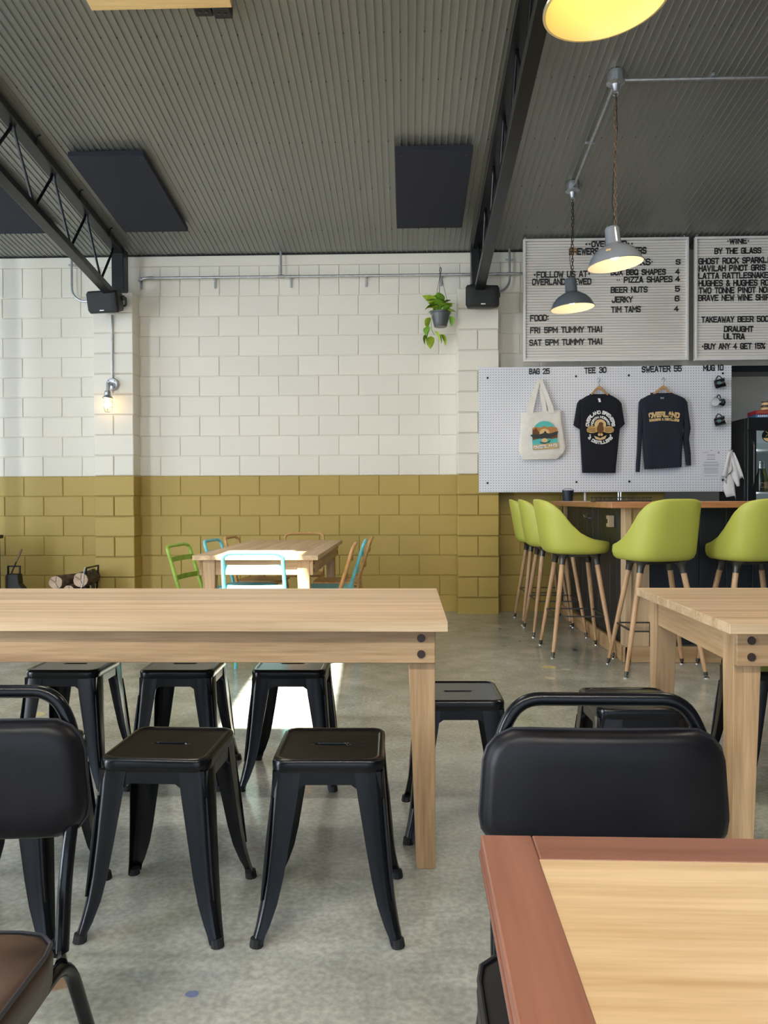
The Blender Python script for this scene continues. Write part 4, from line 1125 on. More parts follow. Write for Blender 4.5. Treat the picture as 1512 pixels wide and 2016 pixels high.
def glyph(ch, sw, th_):
    """one letter as solid strokes, six units high scaled to 1, front at y=-th"""
    mb = MB(); u = 1 / 6
    if ch == '*':
        pts = []
        for i in range(10):
            r = 1.5 if i % 2 == 0 else .65; a = PI / 2 + i * PI / 5; pts.append(((1.3 + r * math.cos(a)) * u, (3 + r * math.sin(a)) * u))
        return mb.prism(pts[::-1], -th_, 0)
    if ch in '.:':
        for zc in ((3.0,) if ch == '.' else (1.4, 4.2)):
            c = [((.6 + .62 * math.cos(2 * PI * i / 8)) * u, (zc + .62 * math.sin(2 * PI * i / 8)) * u) for i in range(8)]
            mb.prism(c[::-1], -th_, 0)
        return mb
    dx = -1.35 if ch == 'I' else (-1.1 if ch == '1' else 0)
    for line in G[ch]:
        P = [Vector(((x + dx) * u, y * u, 0)) for x, y in line]
        k = sw / 2 * u; m = len(P); Lf = []; Rt = []
        # keep strokes inside the six unit height
        P = [Vector((p.x, k + p.y * (1 - 2 * k), 0)) for p in P]
        for i in range(m):
            d0 = (P[i] - P[i - 1]).normalized() if i > 0 else None; d1 = (P[i + 1] - P[i]).normalized() if i < m - 1 else None
            if d0 is None: n = Vector((-d1.y, d1.x, 0)); q = 1; e = -d1 * k
            elif d1 is None: n = Vector((-d0.y, d0.x, 0)); q = 1; e = d0 * k
            else:
                n0, n1 = Vector((-d0.y, d0.x, 0)), Vector((-d1.y, d1.x, 0)); n = (n0 + n1)
                n = n.normalized() if n.length > 1e-4 else n0; q = 1 / max(.45, n.dot(n0)); e = Vector((0, 0, 0))
            Lf.append(P[i] + n * k * q + e); Rt.append(P[i] - n * k * q + e)
        vs = []
        for i in range(m):
            for p, y in ((Lf[i], -th_), (Rt[i], -th_), (Rt[i], 0), (Lf[i], 0)): vs.append((p.x, y, p.y))
        mb.rings([vs[i * 4:i * 4 + 4] for i in range(m)])
    return mb
GC = {}
def letter_obj(ch, mat, parent, sw=1.05, th_=.06, name='letter'):
    key = (ch, mat.name, sw, th_)
    if key not in GC:
        GC[key] = o = glyph(ch, sw, th_).build(name, mat, parent, smooth=0)
    else:
        o = inst(GC[key], parent)
        if not o.name.startswith(name): o.name = name
    return o
def text_line(txt, parent, org, xl, xr, z, h, mat, zr=None, sw=1.2, mats=None):
    """letters from xl to xr (metres, relative to org), centred on height z, h tall"""
    gap = 1.5; tot = sum(WID.get(c, 4.0) + gap for c in txt) - gap
    k = (xr - xl) / (tot / 6); x = 0.0; zr = z if zr is None else zr
    for i, c in enumerate(txt):
        w = WID.get(c, 4.0)
        if c != ' ':
            o = letter_obj(c, mats.get(i, mat) if mats else mat, parent, sw)
            f = x / tot
            o.location = (xl + x / 6 * k, 0, z + (zr - z) * f - h / 2); o.scale = (k, .10, h)
            o.location.y = org
        x += w + gap

# ================================================================== letter boards
LY = 7.40
def letter_board(label, px0, px1, py0, py1, hooks):
    a, b = atY(px0, py1, LY), atY(px1, py0, LY); w, h = b.x - a.x, b.z - a.z
    t = thing('letter_board', label, 'sign', (a.x, LY, a.z), 0, 'changeable letter boards')
    n = int(h / .0265); prof = []; m = .022
    ph = (h - 2 * m) / n
    for i in range(n):
        z = m + i * ph; prof += [(-.004, z + .0005), (-.004, z + ph - .0045), (.008, z + ph - .004), (.008, z + ph - .0005)]
    vs = [(m, y, z) for y, z in prof] + [(w - m, y, z) for y, z in prof]; k = len(prof)
    MB().add(vs, [(i, i + k, i + 1 + k, i + 1) for i in range(k - 1)]).build('grooved_panel', m_board, t, smooth=0)
    MB().box((w / 2, .018, h / 2), (w - .01, .016, h - .01)).build('backing', m_boardframe, t, smooth=0)
    for (c, s) in (((w / 2, 0, m / 2), (w, .045, m)), ((w / 2, 0, h - m / 2), (w, .045, m)), ((m / 2, 0, h / 2), (m, .044, h - 2 * m)), ((w - m / 2, 0, h / 2), (m, .044, h - 2 * m))):
        MB().box(c, s).build('frame_bar', m_boardframe, t, bevel=.003)
    for hx in hooks:
        x = hx if hx >= 0 else w + hx
        L = roof_z(LY) - (a.z + h)
        if L > .02: stuff(chain_mesh(L, .016, .0026).build('chain', m_galv, t, loc=(x, 0, h + L)))
        MB().tube([(x + .009 * math.cos(q), 0, h + .006 + .012 * math.sin(q)) for q in [PI * j / 8 for j in range(9)]], .003, 6).build('hanging_eye', m_galv, t)
    return t, a
b1_, A1 = letter_board('cream letter board listing snacks, behind the pendant lamps', 1030, 1355, 467.5, 712.5, (.02, -.04))
b2_, A2 = letter_board('cream wine letter board cut by the right frame edge', 1366.5, 1692, 463, 710, (.02, -.04))
def L1(txt, x0, x1, y, h=29, y2=None, mats=None):          # measured on a crop of the snack board
    p, q = atY(920 + x0 / 2.554, 430 + y / 2.554, LY), atY(920 + x1 / 2.554, 430 + (y2 or y) / 2.554, LY)
    text_line(txt, b1_, -.0045, p.x - A1.x, q.x - A1.x, p.z - A1.z, h / 2.554 / F * LY, m_letter, q.z - A1.z, mats=mats)
L1('**OVERLAND**', 592, 832, 131, 30, 128)
L1('BREWERS & DISTILLERS', 513, 897, 168, 34, 162, mats={0: m_letterrust, 1: m_letterrust})
L1('.SNACKS.', 752, 930, 223, 33, 219)
L1('S', 1049, 1068, 220, 27)
L1('*FOLLOW US AT*', 333, 617, 285, 32, 279)
L1('BOX BBQ SHAPES', 722, 995, 273, 30, 270)
L1('4', 1046, 1064, 268, 28)
L1('OVERLANDBREWED', 327, 620, 321, 32, 318)
L1('.. PIZZA SHAPES', 750, 1028, 311, 31, 306)
L1('4', 1046, 1065, 305, 28)
L1('BEER NUTS', 722, 903, 361, 30, 358)
L1('5', 1046, 1064, 355, 29)
L1('JERKY', 727, 828, 410, 31, 408)
L1('6', 1044, 1062, 404, 29)
L1('TIM TAMS', 724, 868, 460, 31, 457)
L1('4', 1040, 1058, 455, 28)
L1('FOOD:', 317, 407, 503, 32, 500)
L1('FRI 5PM TUMMY THAI', 317, 676, 564, 31, 558)
L1('SAT 5PM TUMMY THAI', 313, 676, 626, 31, 619)
def L2(txt, x0, x1, y, h=68, y2=None):
    p, q = atY(1330 + x0 / 5.758, 430 + y / 5.758, LY), atY(1330 + x1 / 5.758, 430 + (y2 or y) / 5.758, LY)
    text_line(txt, b2_, -.0045, p.x - A2.x, q.x - A2.x, p.z - A2.z, h / 5.758 / F * LY, m_letter, q.z - A2.z)
L2('.WINE.', 585, 826, 260, 66, 256)
L2('BY THE GLASS', 442, 962, 374, 68, 366)
L2('GHOST ROCK SPARKLING', 262, 1145, 489, 70, 470)
L2('HAVILAH PINOT GRIS', 264, 1010, 572, 70, 558)
L2('LATTA RATTLESNAKE', 260, 1042, 655, 70, 644)
L2('HUGHES & HUGHES ROSE', 262, 1140, 738, 70, 728)
L2('TWO TONNE PINOT NOIR', 264, 1095, 821, 70, 810)
L2('BRAVE NEW WINE SHIRAZ', 259, 1150, 905, 70, 894)
L2('TAKEAWAY BEER 500', 293, 1048, 1150, 68, 1140)
L2('DRAUGHT', 550, 873, 1256, 68)
L2('ULTRA', 545, 775, 1340, 68)
L2('*BUY ANY 4 GET 15%', 293, 1008, 1454, 68, 1446)

# ================================================================== pegboard and what hangs on it
PY = 7.45
def pg(px, py): return atY(px, py, PY)
p0, p1_ = pg(943, 969.5), pg(1440.5, 719)
PW, PH = p1_.x - p0.x, p1_.z - p0.z
pb_ = thing('pegboard', 'white perforated pegboard hanging shop goods above the bar', 'pegboard', (p0.x, PY, p0.z))
MB().box((PW / 2, .008, PH / 2), (PW, .016, PH)).build('panel', m_peg, pb_, bevel=.002)
for (px, py) in ((960, 744), (1134, 741), (1238, 739), (1423, 735), (960, 951), (1135, 949), (1239, 948), (1423, 945)):
    q = pg(px, py); MB().cyl((0, .0, 0), (0, -.006, 0), .011, .009, 12).build('bolt', m_plastic, pb_, loc=(q.x - p0.x, 0, q.z - p0.z))
def L3(txt, x0, x1, y, h=29, y2=None):
    p, q = pg(920 + x0 / 2.554, 700 + y / 2.554), pg(920 + x1 / 2.554, 700 + (y2 or y) / 2.554)
    text_line(txt, pb_, -.0005, p.x - p0.x, q.x - p0.x, p.z - p0.z, h / 2.554 / F * PY, m_letter, q.z - p0.z)
L3('BAG 25', 312, 412, 80, 29, 78); L3('TEE 30', 590, 697, 76, 30, 72); L3('SWEATER 55', 878, 1075, 70, 31, 65); L3('MUG 10', 1187, 1285, 64, 30, 60)
def peg_hook(px, py, L=.045):
    q = pg(px, py); MB().tube(fillet([(0, 0, 0), (0, -L, -.004), (.0, -L - .012, .018)], .008, 3), .0026, 6).build('peg_hook', m_galv, pb_, loc=(q.x - p0.x, 0, q.z - p0.z))
for h_ in ((1061, 750), (1177, 752), (1302, 748), (1409, 745), (1407, 781), (1408, 818), (1434, 887)): peg_hook(*h_)
# stays that carry the board, fixed to the wall
for x in (1.62, 2.12):
    st_ = MB().box((x - p0.x, .10, PH / 2), (.05, .17, PH - .3)).build('wall_stay', m_blacksteel, pb_, smooth=0)

def crop5(x, y): q = pg(1000 + x / 6.3, 740 + y / 6.3); return q.x, q.z
def crop6(x, y): q = pg(1220 + x / 5.178, 730 + y / 5.178); return q.x, q.z
def body_loft(rows, crop, yc, thick, ox, oz, wr=0.0, seed=0, n=40, e=.55):
    """cloth body: rows of (crop y, x left, x right, thickness factor)"""
    rg = []; rr = random.Random(seed); ph = [rr.uniform(0, 6) for _ in range(6)]
    for (y, a, b, tf) in rows:
        xa, za = crop(a, y[0] if isinstance(y, tuple) else y); xb, zb = crop(b, y[1] if isinstance(y, tuple) else y); ring = []
        for j in range(n):
            t = 2 * PI * j / n; c, s = math.cos(t), math.sin(t)
            u = math.copysign(abs(c) ** e, c); v = math.copysign(abs(s) ** e, s)
            x = (xa + xb) / 2 + u * (xb - xa) / 2; z = za + (zb - za) * (u + 1) / 2
            yy = yc - v * thick * tf
            if v > 0 and wr: yy += wr * abs(v) ** 2 * (math.sin(x * 38 + z * 6 + ph[0]) * .6 + math.sin(x * 17 - z * 11 + ph[1]) + .5 * math.sin(z * 40 + x * 25 + ph[2])) * (1 if abs(u) < .97 else 0)
            ring.append(Vector((x - ox, yy - PY, z - oz)))
        rg.append(ring)
    return rg
def interp_rows(rows, m=4):
    out = []
    for a, b in zip(rows, rows[1:]):
        for k in range(m):
            t = k / m
            def mixv(p, q):
                return tuple(u + (w - u) * t for u, w in zip(p, q)) if isinstance(p, tuple) else p + (q - p) * t
            out.append(tuple(mixv(p, q) for p, q in zip(a, b)))
    out.append(rows[-1]); return out
def flat_print(poly, crop, y, name, mat, parent, ox, oz):
    pts = [crop(*p) for p in poly]; pts = [(x - ox, z - oz) for x, z in pts]
    area2 = sum(a[0] * b[1] - b[0] * a[1] for a, b in zip(pts, pts[1:] + pts[:1]))
    if area2 > 0: pts = pts[::-1]
    return MB().prism(pts, y - PY, y - PY + .0012).build(name, mat, parent, smooth=0)
def ellipse(cx, cy, rx, ry, n=28, a0=0.0, a1=2 * PI): return [(cx + rx * math.cos(a0 + (a1 - a0) * i / (n - 1 if a1 - a0 < 6.2 else n)), cy - ry * math.sin(a0 + (a1 - a0) * i / (n - 1 if a1 - a0 < 6.2 else n))) for i in range(n)]
def hanger(crop, peak, left, right, y, label, cx):
    (xp, zp), (xl_, zl), (xr_, zr_) = crop(*peak), crop(*left), crop(*right)
    t = thing('coat_hanger', label, 'hanger', (xp, PY, zp), 0, 'wooden coat hangers')
    up = []; dn = []
    for i in range(17):
        u = -1 + 2 * i / 16; x = (xl_ - xp) * -u if u < 0 else (xr_ - xp) * u
        zz = (zl - zp) if u < 0 else (zr_ - zp)
        s = abs(u) ** 1.25
        up.append((x, zz * s)); dn.append((x, zz * s - .030 + .006 * abs(u)))
    poly = up + dn[::-1]
    MB().prism(poly, y - PY - .009, y - PY + .009).build('wooden_arms', m_hanger, t, bevel=.004)
    MB().tube(fillet([(0, y - PY, -.005), (0, y - PY, .035), (.014, y - PY, .05), (.012, y - PY, .068), (-.006, y - PY, .070), (-.012, y - PY, .058)], .01, 4), .0022, 6).build('wire_hook', m_chrome, t)
    return t
# ---- tote bag
bx_, bz_ = crop5(400, 750)
bag = thing('tote_bag', 'cream canvas tote bag with bird print hanging on the pegboard', 'bag', (bx_, PY, bz_))
rows = interp_rows([((468, 436), 152, 642, .35), ((600, 590), 146, 660, .8), ((800, 790), 132, 692, 1.0), ((935, 890), 118, 708, 1.0), ((985, 960), 142, 680, .95), ((1040, 1035), 172, 600, .6)], 4)
MB().rings(body_loft(rows, crop5, 7.405, .032, bx_, bz_, .004, 2), False, True).build('body', m_canvas, bag, smooth=60)
def strap(pts, w, yoffs, name='strap'):
    vs = []; P = [crop5(*p) for p in pts]; m = len(P); sm = []
    for i, (x, z) in enumerate(P):
        hw_ = w[i] / 6.3 / F * PY / 2
        vs.append([(x - bx_ - hw_, yoffs[i] - PY, z - bz_), (x - bx_ + hw_, yoffs[i] - PY - .003, z - bz_), (x - bx_ + hw_, yoffs[i] - PY + .002, z - bz_), (x - bx_ - hw_, yoffs[i] - PY + .005, z - bz_)])
    MB().rings(vs).build(name, m_canvas, bag, smooth=50)
strap([(265, 480), (275, 400), (310, 270), (345, 150), (372, 55)], [66, 66, 62, 52, 40], [7.383, 7.388, 7.40, 7.40, 7.395])
strap([(525, 470), (510, 390), (470, 270), (425, 150), (392, 55)], [66, 66, 60, 52, 44], [7.383, 7.388, 7.40, 7.40, 7.392])
strap([(250, 470), (262, 380), (310, 240), (350, 130), (378, 52)], [60, 60, 56, 50, 40], [7.425, 7.42, 7.415, 7.41, 7.405])
strap([(452, 460), (440, 380), (415, 250), (400, 130), (386, 52)], [56, 56, 52, 46, 40], [7.425, 7.42, 7.415, 7.41, 7.405])
yf = 7.405 - .032 - .0085
arch = [(290, 925), (600, 905), (590, 720)] + [(435 + 150 * math.cos(a), 725 - 155 * math.sin(a)) for a in [PI * (.02 + .96 * i / 16) for i in range(17)]] + [(280, 740)]
flat_print(arch, crop5, yf, 'print_arch', m_pteal, bag, bx_, bz_)
flat_print([(283, 660), (330, 640), (380, 655), (430, 630), (470, 650), (520, 635), (585, 655), (592, 770), (500, 790), (400, 760), (290, 800)], crop5, yf - .0015, 'print_hills', m_porange, bag, bx_, bz_)
flat_print([(285, 690), (330, 655), (360, 700), (400, 720), (520, 720), (590, 700), (592, 775), (520, 790), (440, 770), (290, 805)], crop5, yf - .003, 'print_land', m_pbrown, bag, bx_, bz_)
flat_print(ellipse(433, 720, 62, 55), crop5, yf - .0045, 'print_sun', m_pcream, bag, bx_, bz_)
flat_print([(255, 745), (300, 735), (370, 735), (420, 720), (440, 690), (462, 720), (500, 725), (560, 705), (600, 695), (590, 735), (530, 765), (470, 785), (435, 790), (360, 785), (290, 775)], crop5, yf - .006, 'print_bird', m_pdark, bag, bx_, bz_)
flat_print(ellipse(433, 808, 36, 26), crop5, yf - .0075, 'print_face', m_pcream, bag, bx_, bz_)
flat_print([(365, 822), (400, 835), (433, 840), (470, 832), (505, 800), (495, 830), (433, 852), (385, 842)], crop5, yf - .009, 'print_tail', m_pdark, bag, bx_, bz_)
flat_print([(288, 868), (600, 835), (602, 905), (292, 927)], crop5, yf - .0045, 'print_plate', m_pgold, bag, bx_, bz_)
def print_text(txt, crop, xl_, yl_, xr_, yr_, h, y, mat, parent, ox, oz, sw=1.5):
    (xa, za), (xb, zb) = crop(xl_, yl_), crop(xr_, yr_)
    ang = math.atan2(zb - za, xb - xa); Lr = math.hypot(xb - xa, zb - za)
    gap = 1.1; tot = sum(WID.get(c, 4.0) + gap for c in txt) - gap; k = Lr / (tot / 6); x = 0
    for c in txt:
        w = WID.get(c, 4.0)
        if c != ' ':
            o = letter_obj(c, mat, parent, sw, .06, 'print_letter'); d = x / 6 * k
            o.location = (xa + d * math.cos(ang) + h / 2 * math.sin(ang) - ox, y - PY, za + d * math.sin(ang) - h / 2 * math.cos(ang) - oz); o.rotation_euler = (0, -ang, 0); o.scale = (k, .02, h)
        x += w + gap
sc5 = PY / F / 6.3; sc6 = PY / F / 5.178
print_text('OVERLAND', crop5, 303, 896, 580, 868, 40 * sc5, yf - .006, m_pw, bag, bx_, bz_)
# ---- T-shirt
tx_, tz_ = crop5(1115, 700)
tee = thing('t_shirt', 'black T-shirt with round white and gold print on a hanger', 'shirt', (tx_, PY, tz_))
rows = interp_rows([(238, 1008, 1238, .30), (262, 955, 1288, .6), (292, 905, 1335, .8), (325, 868, 1368, .9), (420, 868, 1372, 1), (660, 876, 1370, 1), (900, 892, 1345, 1), (1205, 908, 1316, .9)], 4)
MB().rings(body_loft(rows, crop5, 7.405, .030, tx_, tz_, .0035, 5), False, False).build('body', m_tee, tee, smooth=60)
def sleeve(crop, path, yc, mat, parent, ox, oz, name='sleeve'):
    rg = []
    for (xa, ya, xb, yb, tk) in path:
        (x0, z0), (x1, z1) = crop(xa, ya), crop(xb, yb); ring = []
        for j in range(20):
            t = 2 * PI * j / 20; c, s = math.cos(t), math.sin(t); u = math.copysign(abs(c) ** .7, c)
            ring.append(Vector(((x0 + x1) / 2 + u * (x1 - x0) / 2 - ox, yc - s * tk - PY, (z0 + z1) / 2 + u * (z1 - z0) / 2 - oz)))
        rg.append(ring)
    MB().rings(rg, True, True).build(name, mat, parent, smooth=60)
sleeve(crop5, [(880, 300, 960, 300, .012), (845, 345, 930, 400, .024), (822, 480, 905, 520, .026), (803, 600, 885, 660, .024), (799, 612, 880, 668, .022)], 7.408, m_tee, tee, tx_, tz_)
sleeve(crop5, [(1355, 300, 1280, 300, .012), (1392, 345, 1310, 400, .024), (1412, 480, 1335, 520, .026), (1430, 588, 1362, 655, .024), (1434, 598, 1368, 664, .022)], 7.408, m_tee, tee, tx_, tz_)
def neck_band(crop, cx, cy, rx, ry, yc, dep, mat, parent, ox, oz, r=.006):
    pts = []
    for j in range(28):
        a = 2 * PI * j / 28; x, z = crop(cx + rx * math.cos(a), cy + ry * max(0, -math.sin(a)) * 1.0)
        pts.append((x - ox, yc + dep * math.sin(a) - PY, z - oz))
    MB().tube(pts, r, 8, closed=True, caps=False).build('neck_band', mat, parent)
neck_band(crop5, 1122, 236, 116, 40, 7.405, .024, m_tee, tee, tx_, tz_)
flat_print([(1090, 292), (1118, 290), (1130, 335), (1104, 340)], crop5, 7.374, 'neck_label', m_pw, tee, tx_, tz_)
yt = 7.405 - .030 - .009
def arc_text(txt, crop, cx, cy, r, a0, a1, h, y, mat, parent, ox, oz, inside=False, sw=1.55, skip=()):
    gap = 1.1; tot = sum(WID.get(c, 4.0) + gap for c in txt) - gap; s = 0
    (xa, _), (xb, _) = crop(0, 0), crop(100, 0); kx = abs(math.radians(a1 - a0)) * r * (xb - xa) / 100 / (tot / 6)
    for i, c in enumerate(txt):
        w = WID.get(c, 4.0); f = (s + w / 2) / tot; a = math.radians(a0 + (a1 - a0) * f)
        if c != ' ' and i not in skip:
            px, py = cx + r * math.cos(a), cy - r * math.sin(a); x, z = crop(px, py)
            o = letter_obj(c, mat, parent, sw, .06, 'print_letter')
            rot = (PI / 2 - a) if not inside else (-PI / 2 - a)      # clockwise turn of the upright
            ww = w / 6 * kx; up = Vector((math.sin(rot), 0, math.cos(rot))); rt = Vector((math.cos(rot), 0, -math.sin(rot)))
            p = Vector((x - ox, y - PY, z - oz)) - rt * ww / 2 - up * h / 2
            o.location = p; o.rotation_euler = (0, rot, 0); o.scale = (kx, .02, h)
        s += w + gap
arc_text('OVERLAND BREWERS', crop5, 1118, 622, 158, 184, -4, 44 * sc5, yt - .0025, m_pw, tee, tx_, tz_)
arc_text('NORTH HOBART', crop5, 1118, 625, 103, 178, 2, 30 * sc5, yt - .0025, m_pw, tee, tx_, tz_)
arc_text('& DISTILLERS', crop5, 1118, 660, 175, 218, 322, 42 * sc5, yt - .0025, m_pw, tee, tx_, tz_, inside=True)
flat_print(ellipse(1118, 615, 72, 66), crop5, yt, 'print_sun', m_pcream, tee, tx_, tz_)
for s in (-1, 1):
    flat_print([(1118 + s * x, y) for x, y in ((20, 650), (60, 640), (110, 630), (150, 645), (168, 675), (160, 705), (120, 720), (70, 715), (25, 700))], crop5, yt - .0015, 'print_wing', m_pgold, tee, tx_, tz_)
    for k in range(3):
        flat_print([(1118 + s * x, y + 18 * k) for x, y in ((60, 660), (155, 655), (155, 660), (60, 668))], crop5, yt - .0030, 'print_feather', m_pbrown, tee, tx_, tz_)
    flat_print(ellipse(1118 + s * 125, 744, 10, 9, 14), crop5, yt, 'print_dot', m_pw, tee, tx_, tz_)
flat_print(ellipse(1118, 668, 42, 62), crop5, yt - .0030, 'print_body', m_pbrown, tee, tx_, tz_)
flat_print(ellipse(1125, 605, 28, 20, 18), crop5, yt - .0045, 'print_head', m_pbrown, tee, tx_, tz_)
flat_print([(1040, 752), (1118, 780), (1196, 745), (1175, 790), (1118, 806), (1062, 792)], crop5, yt - .0015, 'print_banner', m_pcream, tee, tx_, tz_)
for s in (-1, 1): flat_print(ellipse(1118 + s * 16, 738, 15, 17, 16), crop5, yt - .0045, 'print_eye', m_pcream, tee, tx_, tz_)
hanger(crop5, (1113, 128), (1000, 255), (1240, 252), 7.405, 'wooden hanger holding the black T-shirt', 0)
# ---- sweater
sx_, sz_ = crop6(425, 640)
sw_ = thing('sweater', 'navy sweater with gold lettering on a hanger', 'sweater', (sx_, PY, sz_))
rows = interp_rows([((247, 232), 303, 512, .3), ((262, 252), 262, 560, .6), ((285, 278), 222, 620, .8), ((315, 308), 196, 650, .95), ((420, 420), 204, 640, 1), ((600, 600), 214, 624, 1), ((900, 890), 230, 612, 1), ((960, 945), 236, 612, .95), ((1006, 985), 240, 610, .9)], 4)
MB().rings(body_loft(rows, crop6, 7.402, .034, sx_, sz_, .004, 9), False, False).build('body', m_sweat, sw_, smooth=60)
sleeve(crop6, [(205, 290, 270, 290, .012), (182, 325, 250, 350, .026), (176, 450, 226, 470, .028), (172, 590, 214, 600, .028), (163, 800, 207, 800, .024), (152, 960, 196, 960, .020), (150, 1032, 190, 1034, .018)], 7.41, m_sweat, sw_, sx_, sz_)
sleeve(crop6, [(645, 285, 580, 285, .012), (672, 325, 600, 360, .026), (690, 470, 632, 480, .028), (706, 590, 640, 610, .030), (690, 700, 628, 690, .028), (708, 850, 652, 860, .022), (712, 966, 662, 968, .018)], 7.41, m_sweat, sw_, sx_, sz_)
neck_band(crop6, 408, 238, 104, 38, 7.402, .026, m_sweat, sw_, sx_, sz_, .008)
flat_print([(388, 276), (424, 274), (424, 296), (388, 298)], crop6, 7.370, 'neck_label', m_ink, sw_, sx_, sz_)
ys = 7.402 - .034 - .0105
arc_text('OVERLAND', crop6, 425, 1320, 865, 100.2, 80.4, 58 * sc6, ys, m_pcream, sw_, sx_, sz_, sw=1.8)
arc_text('BREWERS & DISTILLERS', crop6, 425, 1320, 815, 100.8, 79.8, 26 * sc6, ys, m_pcream, sw_, sx_, sz_, sw=1.8)
hanger(crop6, (430, 155), (303, 262), (515, 248), 7.402, 'wooden hanger holding the navy sweater', 0)
# ---- enamel mugs
m_mug = M('black_enamel', (.008, .009, .010), .12, coat=.6)
m_mugw = M('white_mug_enamel', (.80, .80, .80), .2)
m_mugg = M('speckled_mug_base', (.06, .06, .065), .3)
for i, (px, py, yw, lab) in enumerate(((1411, 757, -62, 'black enamel mug on the pegboard, topmost of three'), (1409, 794, 118, 'black enamel mug on the pegboard showing its white inside, middle of three'), (1411, 831, -62, 'black enamel mug on the pegboard, lowest of three'))):
    q = pg(px, py); t = thing('enamel_mug', lab, 'mug', (q.x, PY - .075, q.z), 0, 'enamel mugs on the pegboard')
    # lies on its side, mouth pointing along local +z; handle up
    Rm = Matrix.Rotation(math.radians(yw), 4, 'Y') @ Matrix.Rotation(math.radians(-20 if yw < 0 else 24), 4, 'X')
    Rm = Matrix.Rotation(math.radians(-12), 4, 'Y') @ (Matrix.Rotation(math.radians(90), 4, 'Y') if yw < 0 else Matrix.Rotation(math.radians(-78), 4, 'Y'))
    Rm = Matrix.Rotation(math.radians(-28 if yw < 0 else 30), 4, 'Z') @ Rm
    MB().lathe([(0, -.045), (.038, -.045), (.042, -.040), (.043, .042), (.0455, .046), (.0455, .049), (.043, .0495)], 28, Rm).build('body', m_mug, t)
    MB().lathe([(.043, .0495), (.0415, .044), (.040, -.036), (.034, -.041), (0, -.042)], 28, Rm).build('lining', m_mugw, t)
    MB().lathe([(0, -.0455), (.036, -.0458)], 24, Rm).build('base', m_mugg, t)
    hd_ = 1 if yw > 0 else -1
    MB().tube([Rm @ Vector((hd_ * (.041 + .030 * math.sin(PI * j / 10)), 0, .028 - .056 * j / 10)) for j in range(11)], .0045, 8).build('handle', m_mug, t)
    mk = MB(); n_ = 8; vs = []
    for j in range(n_ + 1):
        a = -PI / 2 + (-.35 + .7 * j / n_); vs += [Rm @ Vector((.0437 * math.cos(a), .0437 * math.sin(a), -.016)), Rm @ Vector((.0437 * math.cos(a), .0437 * math.sin(a), .02 - .012 * abs(j - n_ / 2) / n_ * 2))]
    mk.add(vs, [(2 * j, 2 * j + 2, 2 * j + 3, 2 * j + 1) for j in range(n_)]).build('emblem', m_pgreen, t, smooth=60)
# ---- notice
q0, q1 = pg(1378, 943.5), pg(1420.5, 885)
nw, nh_ = q1.x - q0.x, q1.z - q0.z
no_ = thing('notice', 'printed paper notice pinned to the lower right of the pegboard', 'paper', (q0.x, PY - .002, q0.z))
vs = []
for i in range(7):
    for j in range(2): vs.append((nw * i / 6, -.004 * math.sin(PI * i / 6) - .001, nh_ * j))
MB().add(vs, [(2 * i, 2 * i + 2, 2 * i + 3, 2 * i + 1) for i in range(6)]).build('sheet', m_paper, no_, smooth=60)
rr = random.Random(5); pl = MB()
for i, f in enumerate((.90, .83, .80, .74, .68, .66, .58, .55, .50, .47, .44, .38, .35, .32, .28, .24, .20, .11)):
    a, b = (.12, .88) if i > 5 else (.30, .70)
    if i == 0: a, b = .12, .4
    pl.box((nw * (a + b) / 2, -.0062, nh_ * f), (nw * (b - a) * rr.uniform(.8, 1), .0004, .0035))
stuff(pl.build('print_lines', m_ink, no_, smooth=0))
MB().prism([(nw * .80, nh_ * .87), (nw * .85, nh_ * .95), (nw * .90, nh_ * .87)], -.0058, -.0054).build('crest', m_ink, no_, smooth=0)
for x in (.5,): MB().cyl((nw * x, 0, nh_ * .97), (nw * x, -.009, nh_ * .97), .004, None, 8).build('pin', m_chrome, no_)
# ---- towel
tq = pg(1434, 886)
tw = thing('hand_towel', 'white cloth with dark hem hanging from the pegboard corner', 'towel', (tq.x, PY - .05, tq.z))
def crop9(x, y): q = atY(1400 + x / 8.063, 760 + y / 8.063, PY - .05); return q.x - tq.x, q.z - tq.z
lobes = [([(255, 1060), (330, 1010)], [(150, 1430), (235, 1450), (280, 1390), (300, 1330)], -.022, 0),
         ([(255, 1070), (345, 1080)], [(205, 1490), (265, 1570), (210, 1650), (240, 1765), (350, 1740), (380, 1810), (345, 1610)], -.004, 1),
         ([(280, 1020), (345, 1060)], [(300, 1380), (340, 1480), (375, 1595), (410, 1590), (420, 1480), (485, 1450), (490, 1480)], -.036, 2)]
for top_, bot_, yo, sd in lobes:
    n = 24; mrow = 10; rowsv = []
    bp_ = [crop9(*b) for b in bot_]; tp_ = [crop9(*b) for b in top_]
    def along(P, f):
        f *= (len(P) - 1); i = min(int(f), len(P) - 2); r = f - i; return (P[i][0] + (P[i + 1][0] - P[i][0]) * r, P[i][1] + (P[i + 1][1] - P[i][1]) * r)
    for i in range(mrow + 1):
        v = i / mrow; row = []
        for j in range(n + 1):
            u = j / n; a = along(tp_, u); b = along(bp_, u)
            x = a[0] + (b[0] - a[0]) * v ** .9; z = a[1] + (b[1] - a[1]) * v
            y = yo - .018 * v * math.sin(u * 9 + sd * 2) - .01 * math.sin(u * 4 + v * 3 + sd)
            row.append((x, y, z))
        rowsv.append(row)
    vs = [p for r in rowsv for p in r]; w = n + 1
    o = MB().add(vs, [(i * w + j, i * w + j + 1, (i + 1) * w + j + 1, (i + 1) * w + j) for i in range(mrow) for j in range(n)]).build('cloth_fold', m_towel, tw, smooth=60)
    sm_ = o.modifiers.new('thickness', 'SOLIDIFY'); sm_.thickness = .004
    MB().tube(rowsv[-1], .0028, 5).build('hem', m_hem, o)

